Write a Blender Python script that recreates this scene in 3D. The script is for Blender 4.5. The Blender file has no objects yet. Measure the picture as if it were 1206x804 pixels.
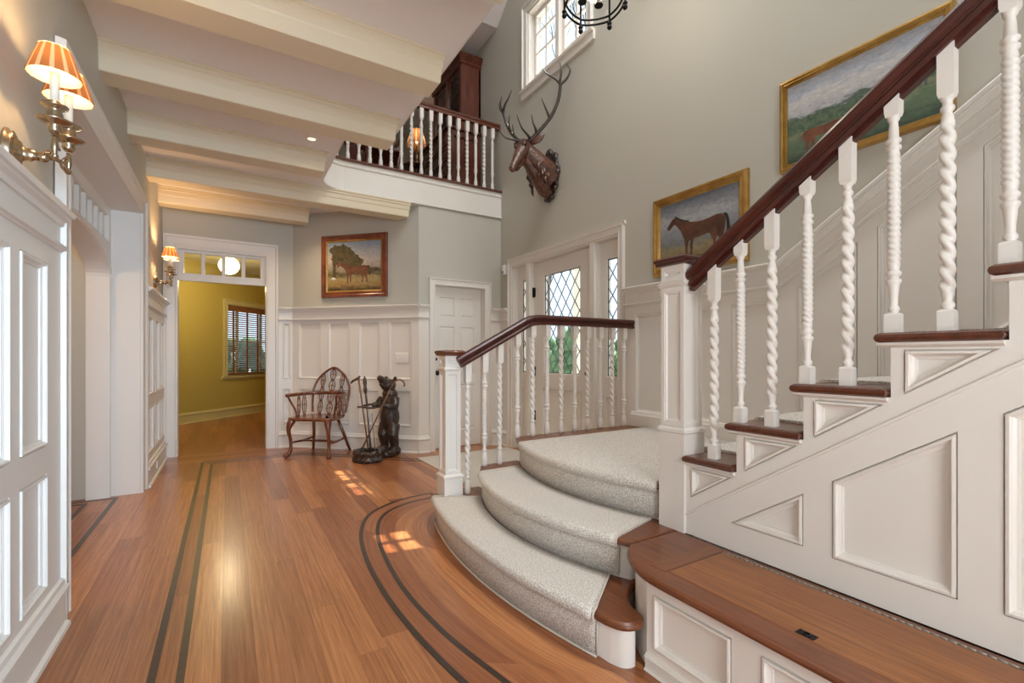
import bpy, bmesh, math, random
from mathutils import Vector, Matrix
from mathutils.geometry import tessellate_polygon
random.seed(7)
C = bpy.context.scene.collection
PI = math.pi
R2 = math.sqrt(.5)

# ---------------------------------------------------------------- materials
def newmat(name):
    m = bpy.data.materials.new(name); m.use_nodes = True
    n = m.node_tree.nodes; l = m.node_tree.links
    return m, n, l, n['Principled BSDF']
def paint(name, col, rough=.45, bump=.05, scale=60, var=.03):
    m, n, l, b = newmat(name)
    b.inputs['Roughness'].default_value = rough
    tc = n.new('ShaderNodeTexCoord'); no = n.new('ShaderNodeTexNoise'); no.inputs['Scale'].default_value = 3
    l.new(tc.outputs['Object'], no.inputs['Vector'])
    r = n.new('ShaderNodeValToRGB')
    r.color_ramp.elements[0].color = (*[c*(1-var) for c in col], 1); r.color_ramp.elements[1].color = (*[min(1, c*(1+var)) for c in col], 1)
    l.new(no.outputs['Fac'], r.inputs['Fac']); l.new(r.outputs['Color'], b.inputs['Base Color'])
    n2 = n.new('ShaderNodeTexNoise'); n2.inputs['Scale'].default_value = scale; l.new(tc.outputs['Object'], n2.inputs['Vector'])
    bp = n.new('ShaderNodeBump'); bp.inputs['Strength'].default_value = bump; bp.inputs['Distance'].default_value = .01
    l.new(n2.outputs['Fac'], bp.inputs['Height']); l.new(bp.outputs['Normal'], b.inputs['Normal'])
    return m
def wood(name, c1, c2, scale=(40, 2, 40), rough=.3, coat=.3, uv=False, bump=.1):
    m, n, l, b = newmat(name)
    tc = n.new('ShaderNodeTexCoord'); mp = n.new('ShaderNodeMapping'); mp.inputs['Scale'].default_value = scale
    l.new(tc.outputs['UV' if uv else 'Object'], mp.inputs['Vector'])
    no = n.new('ShaderNodeTexNoise'); no.inputs['Scale'].default_value = 1; no.inputs['Detail'].default_value = 6; no.inputs['Roughness'].default_value = .65; no.inputs['Distortion'].default_value = .6
    l.new(mp.outputs['Vector'], no.inputs['Vector'])
    r = n.new('ShaderNodeValToRGB'); r.color_ramp.elements[0].position = .3; r.color_ramp.elements[1].position = .7
    r.color_ramp.elements[0].color = (*c1, 1); r.color_ramp.elements[1].color = (*c2, 1)
    l.new(no.outputs['Fac'], r.inputs['Fac']); l.new(r.outputs['Color'], b.inputs['Base Color'])
    b.inputs['Roughness'].default_value = rough; b.inputs['Coat Weight'].default_value = coat; b.inputs['Coat Roughness'].default_value = .15
    bp = n.new('ShaderNodeBump'); bp.inputs['Strength'].default_value = bump; bp.inputs['Distance'].default_value = .004
    l.new(no.outputs['Fac'], bp.inputs['Height']); l.new(bp.outputs['Normal'], b.inputs['Normal'])
    return m
def plain(name, col, rough=.5, metal=0, emit=None, es=1, trans=0):
    m, n, l, b = newmat(name)
    b.inputs['Base Color'].default_value = (*col, 1); b.inputs['Roughness'].default_value = rough; b.inputs['Metallic'].default_value = metal
    if emit: b.inputs['Emission Color'].default_value = (*emit, 1); b.inputs['Emission Strength'].default_value = es
    if trans: b.inputs['Transmission Weight'].default_value = trans
    return m
def glassmat(name, tint=(.95, .98, 1), gloss=.12):
    m = bpy.data.materials.new(name); m.use_nodes = True; n = m.node_tree.nodes; l = m.node_tree.links
    for x in list(n): n.remove(x)
    o = n.new('ShaderNodeOutputMaterial'); mx = n.new('ShaderNodeMixShader'); t = n.new('ShaderNodeBsdfTransparent'); g = n.new('ShaderNodeBsdfGlossy')
    t.inputs['Color'].default_value = (*tint, 1); g.inputs['Roughness'].default_value = .03
    lw = n.new('ShaderNodeLayerWeight'); lw.inputs['Blend'].default_value = .5
    pw = n.new('ShaderNodeMath'); pw.operation = 'POWER'; l.new(lw.outputs['Facing'], pw.inputs[0]); pw.inputs[1].default_value = 4
    fr = n.new('ShaderNodeMath'); fr.operation = 'MULTIPLY_ADD'; l.new(pw.outputs[0], fr.inputs[0]); fr.inputs[1].default_value = .4; fr.inputs[2].default_value = .03
    l.new(fr.outputs[0], mx.inputs['Fac']); l.new(t.outputs[0], mx.inputs[1]); l.new(g.outputs[0], mx.inputs[2]); l.new(mx.outputs[0], o.inputs['Surface'])
    return m
def floormat():
    m, n, l, b = newmat('oak_floor')
    tc = n.new('ShaderNodeTexCoord'); sp = n.new('ShaderNodeSeparateXYZ'); l.new(tc.outputs['UV'], sp.inputs[0])
    def mth(op, a, bb=None, v=None):
        x = n.new('ShaderNodeMath'); x.operation = op
        for i, s in enumerate((a, bb)):
            if s is None: continue
            if isinstance(s, (int, float)): x.inputs[i].default_value = s
            else: l.new(s, x.inputs[i])
        return x.outputs[0]
    # uv: x along the board, y across
    W = .112
    row = mth('FLOOR', mth('DIVIDE', sp.outputs['Y'], W))
    wn = n.new('ShaderNodeTexWhiteNoise'); wn.noise_dimensions = '1D'; l.new(row, wn.inputs['W'])
    seg = mth('FLOOR', mth('ADD', mth('DIVIDE', sp.outputs['X'], 1.9), mth('MULTIPLY', wn.outputs['Value'], 7.3)))
    cid = n.new('ShaderNodeCombineXYZ'); l.new(row, cid.inputs[0]); l.new(seg, cid.inputs[1])
    wn2 = n.new('ShaderNodeTexWhiteNoise'); wn2.noise_dimensions = '2D'; l.new(cid.outputs[0], wn2.inputs['Vector'])
    # grain
    off = mth('MULTIPLY', wn2.outputs['Value'], 37.)
    cg = n.new('ShaderNodeCombineXYZ'); l.new(mth('MULTIPLY', sp.outputs['X'], 2.2), cg.inputs[0]); l.new(mth('MULTIPLY', sp.outputs['Y'], 85.), cg.inputs[1]); l.new(off, cg.inputs[2])
    no = n.new('ShaderNodeTexNoise'); no.inputs['Scale'].default_value = 1; no.inputs['Detail'].default_value = 5; no.inputs['Roughness'].default_value = .6; no.inputs['Distortion'].default_value = .4
    l.new(cg.outputs[0], no.inputs['Vector'])
    cg2 = n.new('ShaderNodeCombineXYZ'); l.new(mth('MULTIPLY', sp.outputs['X'], 9.), cg2.inputs[0]); l.new(mth('MULTIPLY', sp.outputs['Y'], 420.), cg2.inputs[1]); l.new(off, cg2.inputs[2])
    nf = n.new('ShaderNodeTexNoise'); nf.inputs['Scale'].default_value = 1; nf.inputs['Detail'].default_value = 2; l.new(cg2.outputs[0], nf.inputs['Vector'])
    r = n.new('ShaderNodeValToRGB'); e = r.color_ramp.elements
    e[0].position = .25; e[0].color = (.30, .098, .030, 1); e[1].position = .75; e[1].color = (.60, .265, .10, 1)
    l.new(no.outputs['Fac'], r.inputs['Fac'])
    r2 = n.new('ShaderNodeValToRGB'); e = r2.color_ramp.elements
    e[0].position = 0; e[0].color = (.60, .47, .42, 1); e[1].position = 1; e[1].color = (1.1, 1.12, 1.12, 1)
    l.new(wn2.outputs['Value'], r2.inputs['Fac'])
    mx = n.new('ShaderNodeMix'); mx.data_type = 'RGBA'; mx.blend_type = 'MULTIPLY'; mx.inputs[0].default_value = 1
    l.new(r.outputs['Color'], mx.inputs[6]); l.new(r2.outputs['Color'], mx.inputs[7])
    r3 = n.new('ShaderNodeValToRGB'); e = r3.color_ramp.elements
    e[0].position = .3; e[0].color = (.72, .68, .64, 1); e[1].position = .6; e[1].color = (1, 1, 1, 1)
    l.new(nf.outputs['Fac'], r3.inputs['Fac'])
    mx2 = n.new('ShaderNodeMix'); mx2.data_type = 'RGBA'; mx2.blend_type = 'MULTIPLY'; mx2.inputs[0].default_value = .8
    l.new(mx.outputs[2], mx2.inputs[6]); l.new(r3.outputs['Color'], mx2.inputs[7])
    # seams
    fy = mth('FRACT', mth('DIVIDE', sp.outputs['Y'], W)); ed = mth('MINIMUM', fy, mth('SUBTRACT', 1., fy)); s1 = mth('LESS_THAN', ed, .009)
    fx = mth('FRACT', mth('ADD', mth('DIVIDE', sp.outputs['X'], 1.9), mth('MULTIPLY', wn.outputs['Value'], 7.3))); s2 = mth('LESS_THAN', fx, .001)
    s = mth('MULTIPLY', mth('MAXIMUM', s1, s2), .6)
    mx3 = n.new('ShaderNodeMix'); mx3.data_type = 'RGBA'; l.new(s, mx3.inputs[0]); l.new(mx2.outputs[2], mx3.inputs[6]); mx3.inputs[7].default_value = (.06, .022, .01, 1)
    l.new(mx3.outputs[2], b.inputs['Base Color'])
    b.inputs['Roughness'].default_value = .36; b.inputs['Coat Weight'].default_value = .4; b.inputs['Coat Roughness'].default_value = .2
    bp = n.new('ShaderNodeBump'); bp.inputs['Strength'].default_value = .12; bp.inputs['Distance'].default_value = .003
    l.new(no.outputs['Fac'], bp.inputs['Height']); l.new(bp.outputs['Normal'], b.inputs['Normal'])
    return m
def carpetmat(name, c1, c2):
    m, n, l, b = newmat(name)
    tc = n.new('ShaderNodeTexCoord'); vo = n.new('ShaderNodeTexVoronoi'); vo.inputs['Scale'].default_value = 260
    l.new(tc.outputs['Object'], vo.inputs['Vector'])
    no = n.new('ShaderNodeTexNoise'); no.inputs['Scale'].default_value = 210; no.inputs['Detail'].default_value = 3; l.new(tc.outputs['Object'], no.inputs['Vector'])
    r = n.new('ShaderNodeValToRGB'); r.color_ramp.elements[0].position = .35; r.color_ramp.elements[1].position = .65
    r.color_ramp.elements[0].color = (*c1, 1); r.color_ramp.elements[1].color = (*c2, 1)
    l.new(no.outputs['Fac'], r.inputs['Fac']); l.new(r.outputs['Color'], b.inputs['Base Color'])
    b.inputs['Roughness'].default_value = .95; b.inputs['Specular IOR Level'].default_value = .1
    b.inputs['Sheen Weight'].default_value = .2
    bp = n.new('ShaderNodeBump'); bp.inputs['Strength'].default_value = .5; bp.inputs['Distance'].default_value = .004
    l.new(vo.outputs['Distance'], bp.inputs['Height']); l.new(bp.outputs['Normal'], b.inputs['Normal'])
    return m
def canvasmat(name, stops, scale, axis='Z', horizon=0.):
    """sky over ground, painted with noise; coordinates are the canvas's own"""
    m, n, l, b = newmat(name)
    tc = n.new('ShaderNodeTexCoord'); sp = n.new('ShaderNodeSeparateXYZ'); l.new(tc.outputs['UV'], sp.inputs[0])
    no = n.new('ShaderNodeTexNoise'); no.inputs['Scale'].default_value = scale; no.inputs['Detail'].default_value = 6; no.inputs['Roughness'].default_value = .7
    mp = n.new('ShaderNodeMapping'); mp.inputs['Scale'].default_value = (1, 1.6, 1); l.new(tc.outputs['UV'], mp.inputs['Vector']); l.new(mp.outputs['Vector'], no.inputs['Vector'])
    a = n.new('ShaderNodeMath'); a.operation = 'MULTIPLY_ADD'; l.new(no.outputs['Fac'], a.inputs[0]); a.inputs[1].default_value = .42; l.new(sp.outputs['Y'], a.inputs[2])
    s = n.new('ShaderNodeMath'); s.operation = 'SUBTRACT'; l.new(a.outputs[0], s.inputs[0]); s.inputs[1].default_value = .21
    r = n.new('ShaderNodeValToRGB'); e = r.color_ramp.elements
    e[0].position = stops[0][0]; e[0].color = (*stops[0][1], 1); e[1].position = stops[-1][0]; e[1].color = (*stops[-1][1], 1)
    for p, c in stops[1:-1]: x = e.new(p); x.color = (*c, 1)
    l.new(s.outputs[0], r.inputs['Fac'])
    n3 = n.new('ShaderNodeTexNoise'); n3.inputs['Scale'].default_value = 16; n3.inputs['Detail'].default_value = 8; n3.inputs['Roughness'].default_value = .75; n3.inputs['Distortion'].default_value = .8
    l.new(mp.outputs['Vector'], n3.inputs['Vector'])
    mx = n.new('ShaderNodeMix'); mx.data_type = 'RGBA'; mx.blend_type = 'OVERLAY'; mx.inputs[0].default_value = .75
    l.new(r.outputs['Color'], mx.inputs[6]); l.new(n3.outputs['Fac'], mx.inputs[7]); l.new(mx.outputs[2], b.inputs['Base Color'])
    b.inputs['Roughness'].default_value = .45
    return m

M = {}
M['white'] = paint('cream_white_paint', (.76, .722, .665), .4, .008, 60, .01)
M['wall'] = paint('greige_wall_paint', (.50, .48, .415), .6, .06, 120, .015)
M['ceil'] = paint('ceiling_paint', (.82, .79, .78), .7, .06, 120, .01)
M['beam'] = paint('beam_paint', (.70, .60, .43), .5, .008, 40, .01)
M['yellow'] = paint('yellow_wall_paint', (.46, .36, .085), .6, .1, 120, .02)
M['yceil'] = paint('pale_yellow_paint', (.72, .66, .40), .6, .1, 120, .02)
M['ytrim'] = paint('yellow_trim_paint', (.58, .50, .22), .4, .03, 60, .01)
M['floor'] = floormat()
M['inlay'] = wood('walnut_inlay', (.022, .010, .006), (.05, .025, .014), (30, 30, 30), .35, .3)
M['tread'] = wood('oak_tread', (.095, .024, .007), (.21, .066, .020), (45, 3, 45), .34, .2)
M['treadd'] = wood('dark_tread', (.055, .014, .006), (.13, .036, .015), (3, 45, 45), .28, .4)
M['treadx'] = wood('oak_tread_crossgrain', (.10, .030, .009), (.23, .075, .022), (3, 45, 45), .36, .15)
M['lid'] = wood('oak_lid', (.15, .047, .011), (.32, .115, .028), (70, 3, 70), .38, .12)
M['rail'] = wood('mahogany_rail', (.032, .0055, .0035), (.085, .015, .009), (30, 3, 3), .32, .35, bump=.01)
M['rail2'] = wood('mahogany_rail_worn', (.09, .022, .011), (.16, .045, .02), (3, 30, 30), .22, .6, bump=.02)
M['mahog'] = wood('mahogany', (.055, .012, .006), (.17, .040, .016), (12, 12, 2), .25, .5, bump=.03)
M['chair'] = wood('polished_yew', (.07, .015, .006), (.22, .055, .018), (18, 18, 5), .25, .6, bump=.03)
M['carve'] = wood('dark_carved_wood', (.014, .008, .006), (.060, .033, .022), (25, 25, 25), .4, .3, bump=.6)
M['deer'] = wood('carved_walnut', (.028, .011, .007), (.15, .052, .026), (9, 9, 22), .4, .3, bump=.5)
M['antler'] = wood('antler', (.022, .016, .013), (.085, .062, .05), (30, 30, 6), .4, .2, bump=.4)
M['cane'] = wood('cane_wood', (.12, .045, .02), (.24, .10, .045), (40, 40, 5), .35, .3)
M['cane2'] = wood('dark_cane_wood', (.03, .014, .009), (.09, .045, .025), (40, 40, 8), .4, .3)
M['grey'] = plain('grey_metal_stick', (.25, .26, .28), .35, .6)
M['carpet'] = carpetmat('stair_carpet_wool', (.36, .325, .28), (.86, .815, .74))
M['binding'] = paint('carpet_binding', (.60, .54, .46), .8, .2, 200, .03)
M['rug'] = carpetmat('entry_rug_wool', (.52, .49, .43), (.66, .63, .57))
M['silver'] = plain('antique_silver', (.44, .35, .24), .25, 1)
M['gold'] = wood('gilt', (.36, .20, .045), (.62, .38, .11), (8, 8, 8), .32, .2, bump=.05)
M['gold'].node_tree.nodes['Principled BSDF'].inputs['Metallic'].default_value = .75
M['frame'] = wood('rosewood_frame', (.10, .022, .010), (.26, .065, .025), (6, 6, 6), .25, .5, bump=.02)
M['black'] = plain('black_iron', (.015, .015, .018), .4, .8)
M['lead'] = plain('lead_came', (.10, .11, .12), .5, .5)
M['brass'] = plain('aged_brass', (.18, .12, .06), .35, 1)
M['hinge'] = plain('steel_hinge', (.35, .31, .26), .5, .6)
M['plastic'] = plain('white_plastic', (.78, .77, .74), .35)
M['glass'] = glassmat('window_glass')
M['bulb'] = plain('lit_bulb', (1, .9, .7), .4, 0, (1, .75, .45), 5)
M['bulb2'] = plain('dim_bulb', (1, .9, .7), .4, 0, (1, .72, .45), 1.5)
M['globe'] = plain('lit_globe', (1, .9, .7), .4, 0, (1, .80, .45), 5)
M['candle'] = plain('candle_sleeve', (.80, .73, .60), .5)
M['green'] = wood('leafy_green', (.02, .07, .03), (.13, .26, .12), (9, 9, 9), .7, 0)
M['bark'] = wood('bark', (.05, .04, .035), (.14, .12, .10), (8, 8, 3), .9, 0)
M['blind'] = wood('wooden_blind', (.16, .055, .018), (.34, .14, .05), (3, 3, 20), .4, .2)
M['leather'] = plain('oxblood_leather', (.10, .022, .018), .32)
M['stone'] = paint('pale_paving', (.55, .55, .53), .8, .1, 30, .1)
def shademat():
    m, n, l, b = newmat('pleated_shade')
    tc = n.new('ShaderNodeTexCoord'); sp = n.new('ShaderNodeSeparateXYZ'); l.new(tc.outputs['UV'], sp.inputs[0])
    w = n.new('ShaderNodeMath'); w.operation = 'MULTIPLY'; l.new(sp.outputs['X'], w.inputs[0]); w.inputs[1].default_value = 2*PI*12
    s = n.new('ShaderNodeMath'); s.operation = 'SINE'; l.new(w.outputs[0], s.inputs[0])
    r = n.new('ShaderNodeValToRGB'); r.color_ramp.elements[0].position = .3; r.color_ramp.elements[1].position = .7
    r.color_ramp.elements[0].color = (.55, .27, .11, 1); r.color_ramp.elements[1].color = (.95, .78, .56, 1)
    l.new(s.outputs[0], r.inputs['Fac']); l.new(r.outputs['Color'], b.inputs['Base Color'])
    b.inputs['Roughness'].default_value = .8
    o = [x for x in n if x.type == 'OUTPUT_MATERIAL'][0]
    tr = n.new('ShaderNodeBsdfTranslucent'); l.new(r.outputs['Color'], tr.inputs['Color'])
    mx = n.new('ShaderNodeMixShader'); mx.inputs[0].default_value = .72
    l.new(b.outputs[0], mx.inputs[1]); l.new(tr.outputs[0], mx.inputs[2]); l.new(mx.outputs[0], o.inputs['Surface'])
    return m
M['shade'] = shademat()
def liningmat():
    m, n, l, b = newmat('shade_lining'); b.inputs['Base Color'].default_value = (.85, .76, .58, 1); b.inputs['Roughness'].default_value = .8
    o = [x for x in n if x.type == 'OUTPUT_MATERIAL'][0]; tr = n.new('ShaderNodeBsdfTranslucent'); tr.inputs['Color'].default_value = (.8, .66, .45, 1)
    mx = n.new('ShaderNodeMixShader'); mx.inputs[0].default_value = .4; l.new(b.outputs[0], mx.inputs[1]); l.new(tr.outputs[0], mx.inputs[2]); l.new(mx.outputs[0], o.inputs['Surface']); return m
M['lining'] = liningmat()

# ---------------------------------------------------------------- mesh builder
def wloc(o):
    v = Vector((0, 0, 0))
    while o: v += o.location; o = o.parent
    return v
class MB:
    def __init__(s): s.v = []; s.f = []; s.sm = []; s.uv = {}
    def add(s, vs, fs, smooth=False, uvs=None):
        o = len(s.v); s.v += [tuple(v) for v in vs]
        for i, f in enumerate(fs):
            if uvs: s.uv[len(s.f)] = uvs[i]
            s.f.append([k+o for k in f]); s.sm.append(smooth)
        return s
    def box(s, a, b):
        x0, y0, z0 = a; x1, y1, z1 = b
        return s.add([(x0,y0,z0),(x1,y0,z0),(x1,y1,z0),(x0,y1,z0),(x0,y0,z1),(x1,y0,z1),(x1,y1,z1),(x0,y1,z1)],
                     [(0,3,2,1),(4,5,6,7),(0,1,5,4),(1,2,6,5),(2,3,7,6),(3,0,4,7)])
    def loops(s, L, closed=True, cap0=True, cap1=True, smooth=False, uv=None):
        n = len(L[0]); vs = [p for l in L for p in l]; fs = []; us = []
        m = n if closed else n-1
        for i in range(len(L)-1):
            for j in range(m):
                k = (j+1) % n
                fs.append((i*n+j, i*n+k, (i+1)*n+k, (i+1)*n+j))
                if uv: us.append([(j/m, i/(len(L)-1)), ((j+1)/m, i/(len(L)-1)), ((j+1)/m, (i+1)/(len(L)-1)), (j/m, (i+1)/(len(L)-1))])
        if uv: s.add(vs, fs, smooth, us)
        else: s.add(vs, fs, smooth)
        o = len(s.v)-len(vs)
        if cap0: s.f.append([o+j for j in range(n)][::-1]); s.sm.append(False)
        if cap1: s.f.append([o+(len(L)-1)*n+j for j in range(n)]); s.sm.append(False)
        return s
    def tess(s, polys, mp, d):
        vs = [Vector((p[0], p[1], 0)) for pl in polys for p in pl]
        tr = tessellate_polygon([[Vector((p[0], p[1], 0)) for p in pl] for pl in polys])
        return s.add([mp(v.x, v.y, d) for v in vs], tr)
    def prism(s, poly, mp, d0, d1, sm=False):
        n = len(poly)
        s.tess([poly], mp, d0); s.tess([poly], mp, d1)
        vs = [mp(x, y, d0) for x, y in poly]+[mp(x, y, d1) for x, y in poly]
        return s.add(vs, [(i, (i+1) % n, n+(i+1) % n, n+i) for i in range(n)], sm)
    def ring(s, poly, mp, prof, fill=True):
        """moulded hole / panel: prof = [(inset, depth)]"""
        L = [[mp(x, y, d) for x, y in inset(poly, i)] for i, d in prof]
        s.loops(L, True, False, fill)
        return s
    def panels(s, outer, holes, mp, prof=None, base=-.02, fill=True, d=0., edge=True):
        prof = prof or PANEL
        s.tess([outer]+holes, mp, d)
        for h in holes: s.ring(h, mp, [(i, d+q) for i, q in prof], fill)
        if edge:
            n = len(outer)
            s.add([mp(x, y, d) for x, y in outer]+[mp(x, y, base) for x, y in outer], [(i, (i+1) % n, n+(i+1) % n, n+i) for i in range(n)])
        return s
    def mould(s, path, prof, mp, closed=False, pclosed=False, smooth=False):
        """sweep prof (perp offset to the left, out) along a 2D path in a mapped plane"""
        n = len(path); mit = []
        for i in range(n):
            p = Vector(path[i])
            a = Vector(path[i-1]) if (i or closed) else None; b = Vector(path[(i+1) % n]) if (i < n-1 or closed) else None
            d1 = (p-a).normalized() if a is not None else None; d2 = (b-p).normalized() if b is not None else None
            d1 = d1 or d2; d2 = d2 or d1
            n1 = Vector((-d1.y, d1.x)); n2 = Vector((-d2.y, d2.x)); m = (n1+n2); m = m/max(m.dot(n1), .2)
            mit.append(m)
        L = [[mp(path[i][0]+mit[i].x*p, path[i][1]+mit[i].y*p, q) for p, q in prof] for i in range(n)]
        if closed: L.append(L[0])
        s.loops(L, pclosed, not closed, not closed, smooth)
        return s
    def tube(s, pts, rad, n=8, caps=True, smooth=True):
        pts = [Vector(p) for p in pts]; m = len(pts)
        if not isinstance(rad, (list, tuple)): rad = [rad]*m
        t = [(pts[min(i+1, m-1)]-pts[max(i-1, 0)]).normalized() for i in range(m)]
        up = Vector((0, 0, 1)) if abs(t[0].z) < .9 else Vector((1, 0, 0))
        x = t[0].cross(up).normalized(); L = []
        for i in range(m):
            x = (x - t[i]*x.dot(t[i])).normalized(); y = t[i].cross(x); r = rad[i]
            rx, ry = r if isinstance(r, (list, tuple)) else (r, r)
            L.append([pts[i]+x*math.cos(2*PI*k/n)*rx+y*math.sin(2*PI*k/n)*ry for k in range(n)])
        return s.loops(L, True, caps, caps, smooth)
    def lathe(s, prof, o=(0,0,0), n=20, smooth=True, caps=True, mt=None, uv=None):
        L = [[(o[0]+r*math.cos(2*PI*k/n), o[1]+r*math.sin(2*PI*k/n), o[2]+z) for k in range(n)] for r, z in prof]
        if mt is not None: L = [[mt @ Vector(p) for p in l] for l in L]
        return s.loops(L, True, caps, caps, smooth, uv)
    def ball(s, c, r, n=12, m=8, rot=None):
        if not isinstance(r, (list, tuple)): r = (r, r, r)
        L = []
        for i in range(m+1):
            a = -PI/2+PI*i/m; a = max(-PI/2+.02, min(PI/2-.02, a)); l = []
            for k in range(n):
                p = Vector((math.cos(a)*math.cos(2*PI*k/n)*r[0], math.cos(a)*math.sin(2*PI*k/n)*r[1], math.sin(a)*r[2]))
                if rot is not None: p = rot @ p
                l.append(p+Vector(c))
            L.append(l)
        return s.loops(L, True, True, True, True)
    def obj(s, name, mat, parent=None, world=True, kind=None, label=None, cat=None, group=None, fix=True):
        off = wloc(parent) if (parent and world) else Vector((0, 0, 0))
        me = bpy.data.meshes.new(name)
        me.from_pydata([(v[0]-off.x, v[1]-off.y, v[2]-off.z) for v in s.v], [], s.f)
        if s.uv:
            ul = me.uv_layers.new(name='UVMap')
            for pi, us in s.uv.items():
                p = me.polygons[pi]
                for k, li in enumerate(p.loop_indices): ul.data[li].uv = us[k]
        for p, q in zip(me.polygons, s.sm): p.use_smooth = q
        me.materials.append(M[mat] if isinstance(mat, str) else mat)
        if fix:
            bm = bmesh.new(); bm.from_mesh(me); bmesh.ops.recalc_face_normals(bm, faces=bm.faces); bm.to_mesh(me); bm.free()
        me.update()
        o = bpy.data.objects.new(name, me); C.objects.link(o); o.parent = parent
        tag(o, label, cat, group, kind)
        return o
def tag(o, label=None, cat=None, group=None, kind=None):
    if label: o['label'] = label
    if cat: o['category'] = cat
    if group: o['group'] = group
    if kind: o['kind'] = kind
def thing(name, label, cat, loc=(0,0,0), rz=0, group=None, kind=None):
    o = bpy.data.objects.new(name, None); C.objects.link(o); o.empty_display_size = .1
    o.location = loc; o.rotation_euler = (0, 0, rz); tag(o, label, cat, group, kind); return o
def copy_tree(o, parent=None):
    c = o.copy(); C.objects.link(c); c.parent = parent
    for ch in [x for x in C.objects if x.parent == o]: copy_tree(ch, c)
    return c
def inset(poly, d):
    if not d: return list(poly)
    n = len(poly); A = sum(poly[i][0]*poly[(i+1) % n][1]-poly[(i+1) % n][0]*poly[i][1] for i in range(n)); sg = 1 if A > 0 else -1
    out = []
    for i in range(n):
        p = Vector(poly[i]); d1 = (p-Vector(poly[i-1])).normalized(); d2 = (Vector(poly[(i+1) % n])-p).normalized()
        n1 = Vector((-d1.y, d1.x))*sg; n2 = Vector((-d2.y, d2.x))*sg; m = n1+n2; m = m/max(m.dot(n1), .15)
        out.append((p.x+m.x*d, p.y+m.y*d))
    return out
def rect(a0, b0, a1, b1): return [(a0, b0), (a1, b0), (a1, b1), (a0, b1)]
def arc(cx, cy, r, a0, a1, n): return [(cx+r*math.cos(a0+(a1-a0)*i/n), cy+r*math.sin(a0+(a1-a0)*i/n)) for i in range(n+1)]
def ML(x0): return lambda a, b, d: (x0+d, a, b)
def MR(x0): return lambda a, b, d: (x0-d, a, b)
def MBk(y0): return lambda a, b, d: (a, y0-d, b)
def MD(ox, oy): return lambda a, b, d: (ox+a*R2-d*R2, oy-a*R2-d*R2, b)
def MXY(z0=0): return lambda a, b, d: (a, b, z0+d)

PANEL = [(0, 0), (.0005, -.010), (.004, -.010), (.005, .005), (.012, .006), (.016, 0), (.017, -.006), (.023, -.010), (.028, -.011), (.0285, -.017)]
PANEL_S = [(0, 0), (.001, -.004), (.006, -.004), (.010, -.009), (.011, -.012)]
CAP = [(-.040, 0), (-.040, .010), (-.022, .014), (-.012, .030), (-.004, .032), (-.003, .046), (.012, .052), (.020, .048), (.024, 0)]
BEAD = [(-.016, 0), (-.014, .008), (-.008, .010), (-.006, .024), (.004, .028), (.010, .020), (.012, 0)]
BASEP = [(0, -.02), (0, .034), (.015, .032), (.022, .018), (.15, .018), (.158, .030), (.172, .030), (.182, .016), (.2, .012), (.205, 0)]
CASE = [(0, 0), (0, .018), (.012, .022), (.02, .016), (.07, .020), (.078, .034), (.092, .036), (.095, 0)]
def casing(mb, path, mp, w=.095): mb.mould(path, [(p*w/.095, q) for p, q in CASE], mp)

# ---------------------------------------------------------------- constants of the place
XL, XR, YD, ZC, ZF, YB = -.632, 3.09, 5.36, 2.97, 3.31, 6.6
RAILZ = 1.775
R0 = -1.9                       # rear of the built space

# ================================================================ FLOOR
def smooth_path(P, n=12):
    out = []
    for i in range(len(P)-1):
        p0 = Vector(P[max(i-1, 0)]); p1 = Vector(P[i]); p2 = Vector(P[i+1]); p3 = Vector(P[min(i+2, len(P)-1)])
        for k in range(n):
            t = k/n
            q = .5*((2*p1)+(p2-p0)*t+(2*p0-5*p1+4*p2-p3)*t*t+(3*p1-p0-3*p2+p3)*t**3); out.append((q.x, q.y))
    out.append(tuple(P[-1])); return out
def resample(P, n):
    d = [0]
    for i in range(1, len(P)): d.append(d[-1]+(Vector(P[i])-Vector(P[i-1])).length)
    out = []; j = 0
    for i in range(n+1):
        s = d[-1]*i/n
        while j < len(P)-2 and d[j+1] < s: j += 1
        t = (s-d[j])/max(d[j+1]-d[j], 1e-9); out.append((P[j][0]+(P[j+1][0]-P[j][0])*t, P[j][1]+(P[j+1][1]-P[j][1])*t))
    return out, d[-1]
fl = MB()
x0, x1, y0, y1 = -3.2, 3.3, R0, 11.6
fl.add([(x0,y0,0),(x1,y0,0),(x1,y1,0),(x0,y1,0)], [(0,1,2,3)], uvs=[[(y0,x0+.02),(y0,x1+.02),(y1,x1+.02),(y1,x0+.02)]])
fl.add([(x0,y0,-.1),(x1,y0,-.1),(x1,y1,-.1),(x0,y1,-.1)], [(3,2,1,0)])
OUT = smooth_path([(1.47,3.72),(1.17,3.665),(.90,3.47),(.755,3.15),(.68,2.75),(.652,2.28),(.668,1.85),(.72,1.45),(.80,1.05),(.90,.6),(1.0,.0),(1.05,-.6)])
INN = smooth_path([(1.43,3.60),(1.20,3.56),(.99,3.41),(.862,3.15),(.784,2.77),(.745,2.285),(.768,1.83),(.84,1.42),(.93,1.0),(1.02,.6),(1.1,0),(1.15,-.6)])
STP = smooth_path([(1.30,3.17),(1.26,3.12),(1.24,3.06),(1.215,2.98),(1.17,2.72),(1.152,2.26),(1.174,1.8),(1.24,1.38),(1.30,1.22),(1.335,1.1),(1.34,.5),(1.34,-.6)])
N = 90
A_, la = resample(OUT, N); B_, lb = resample(INN, N); S_, ls = resample(STP, N)
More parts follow.
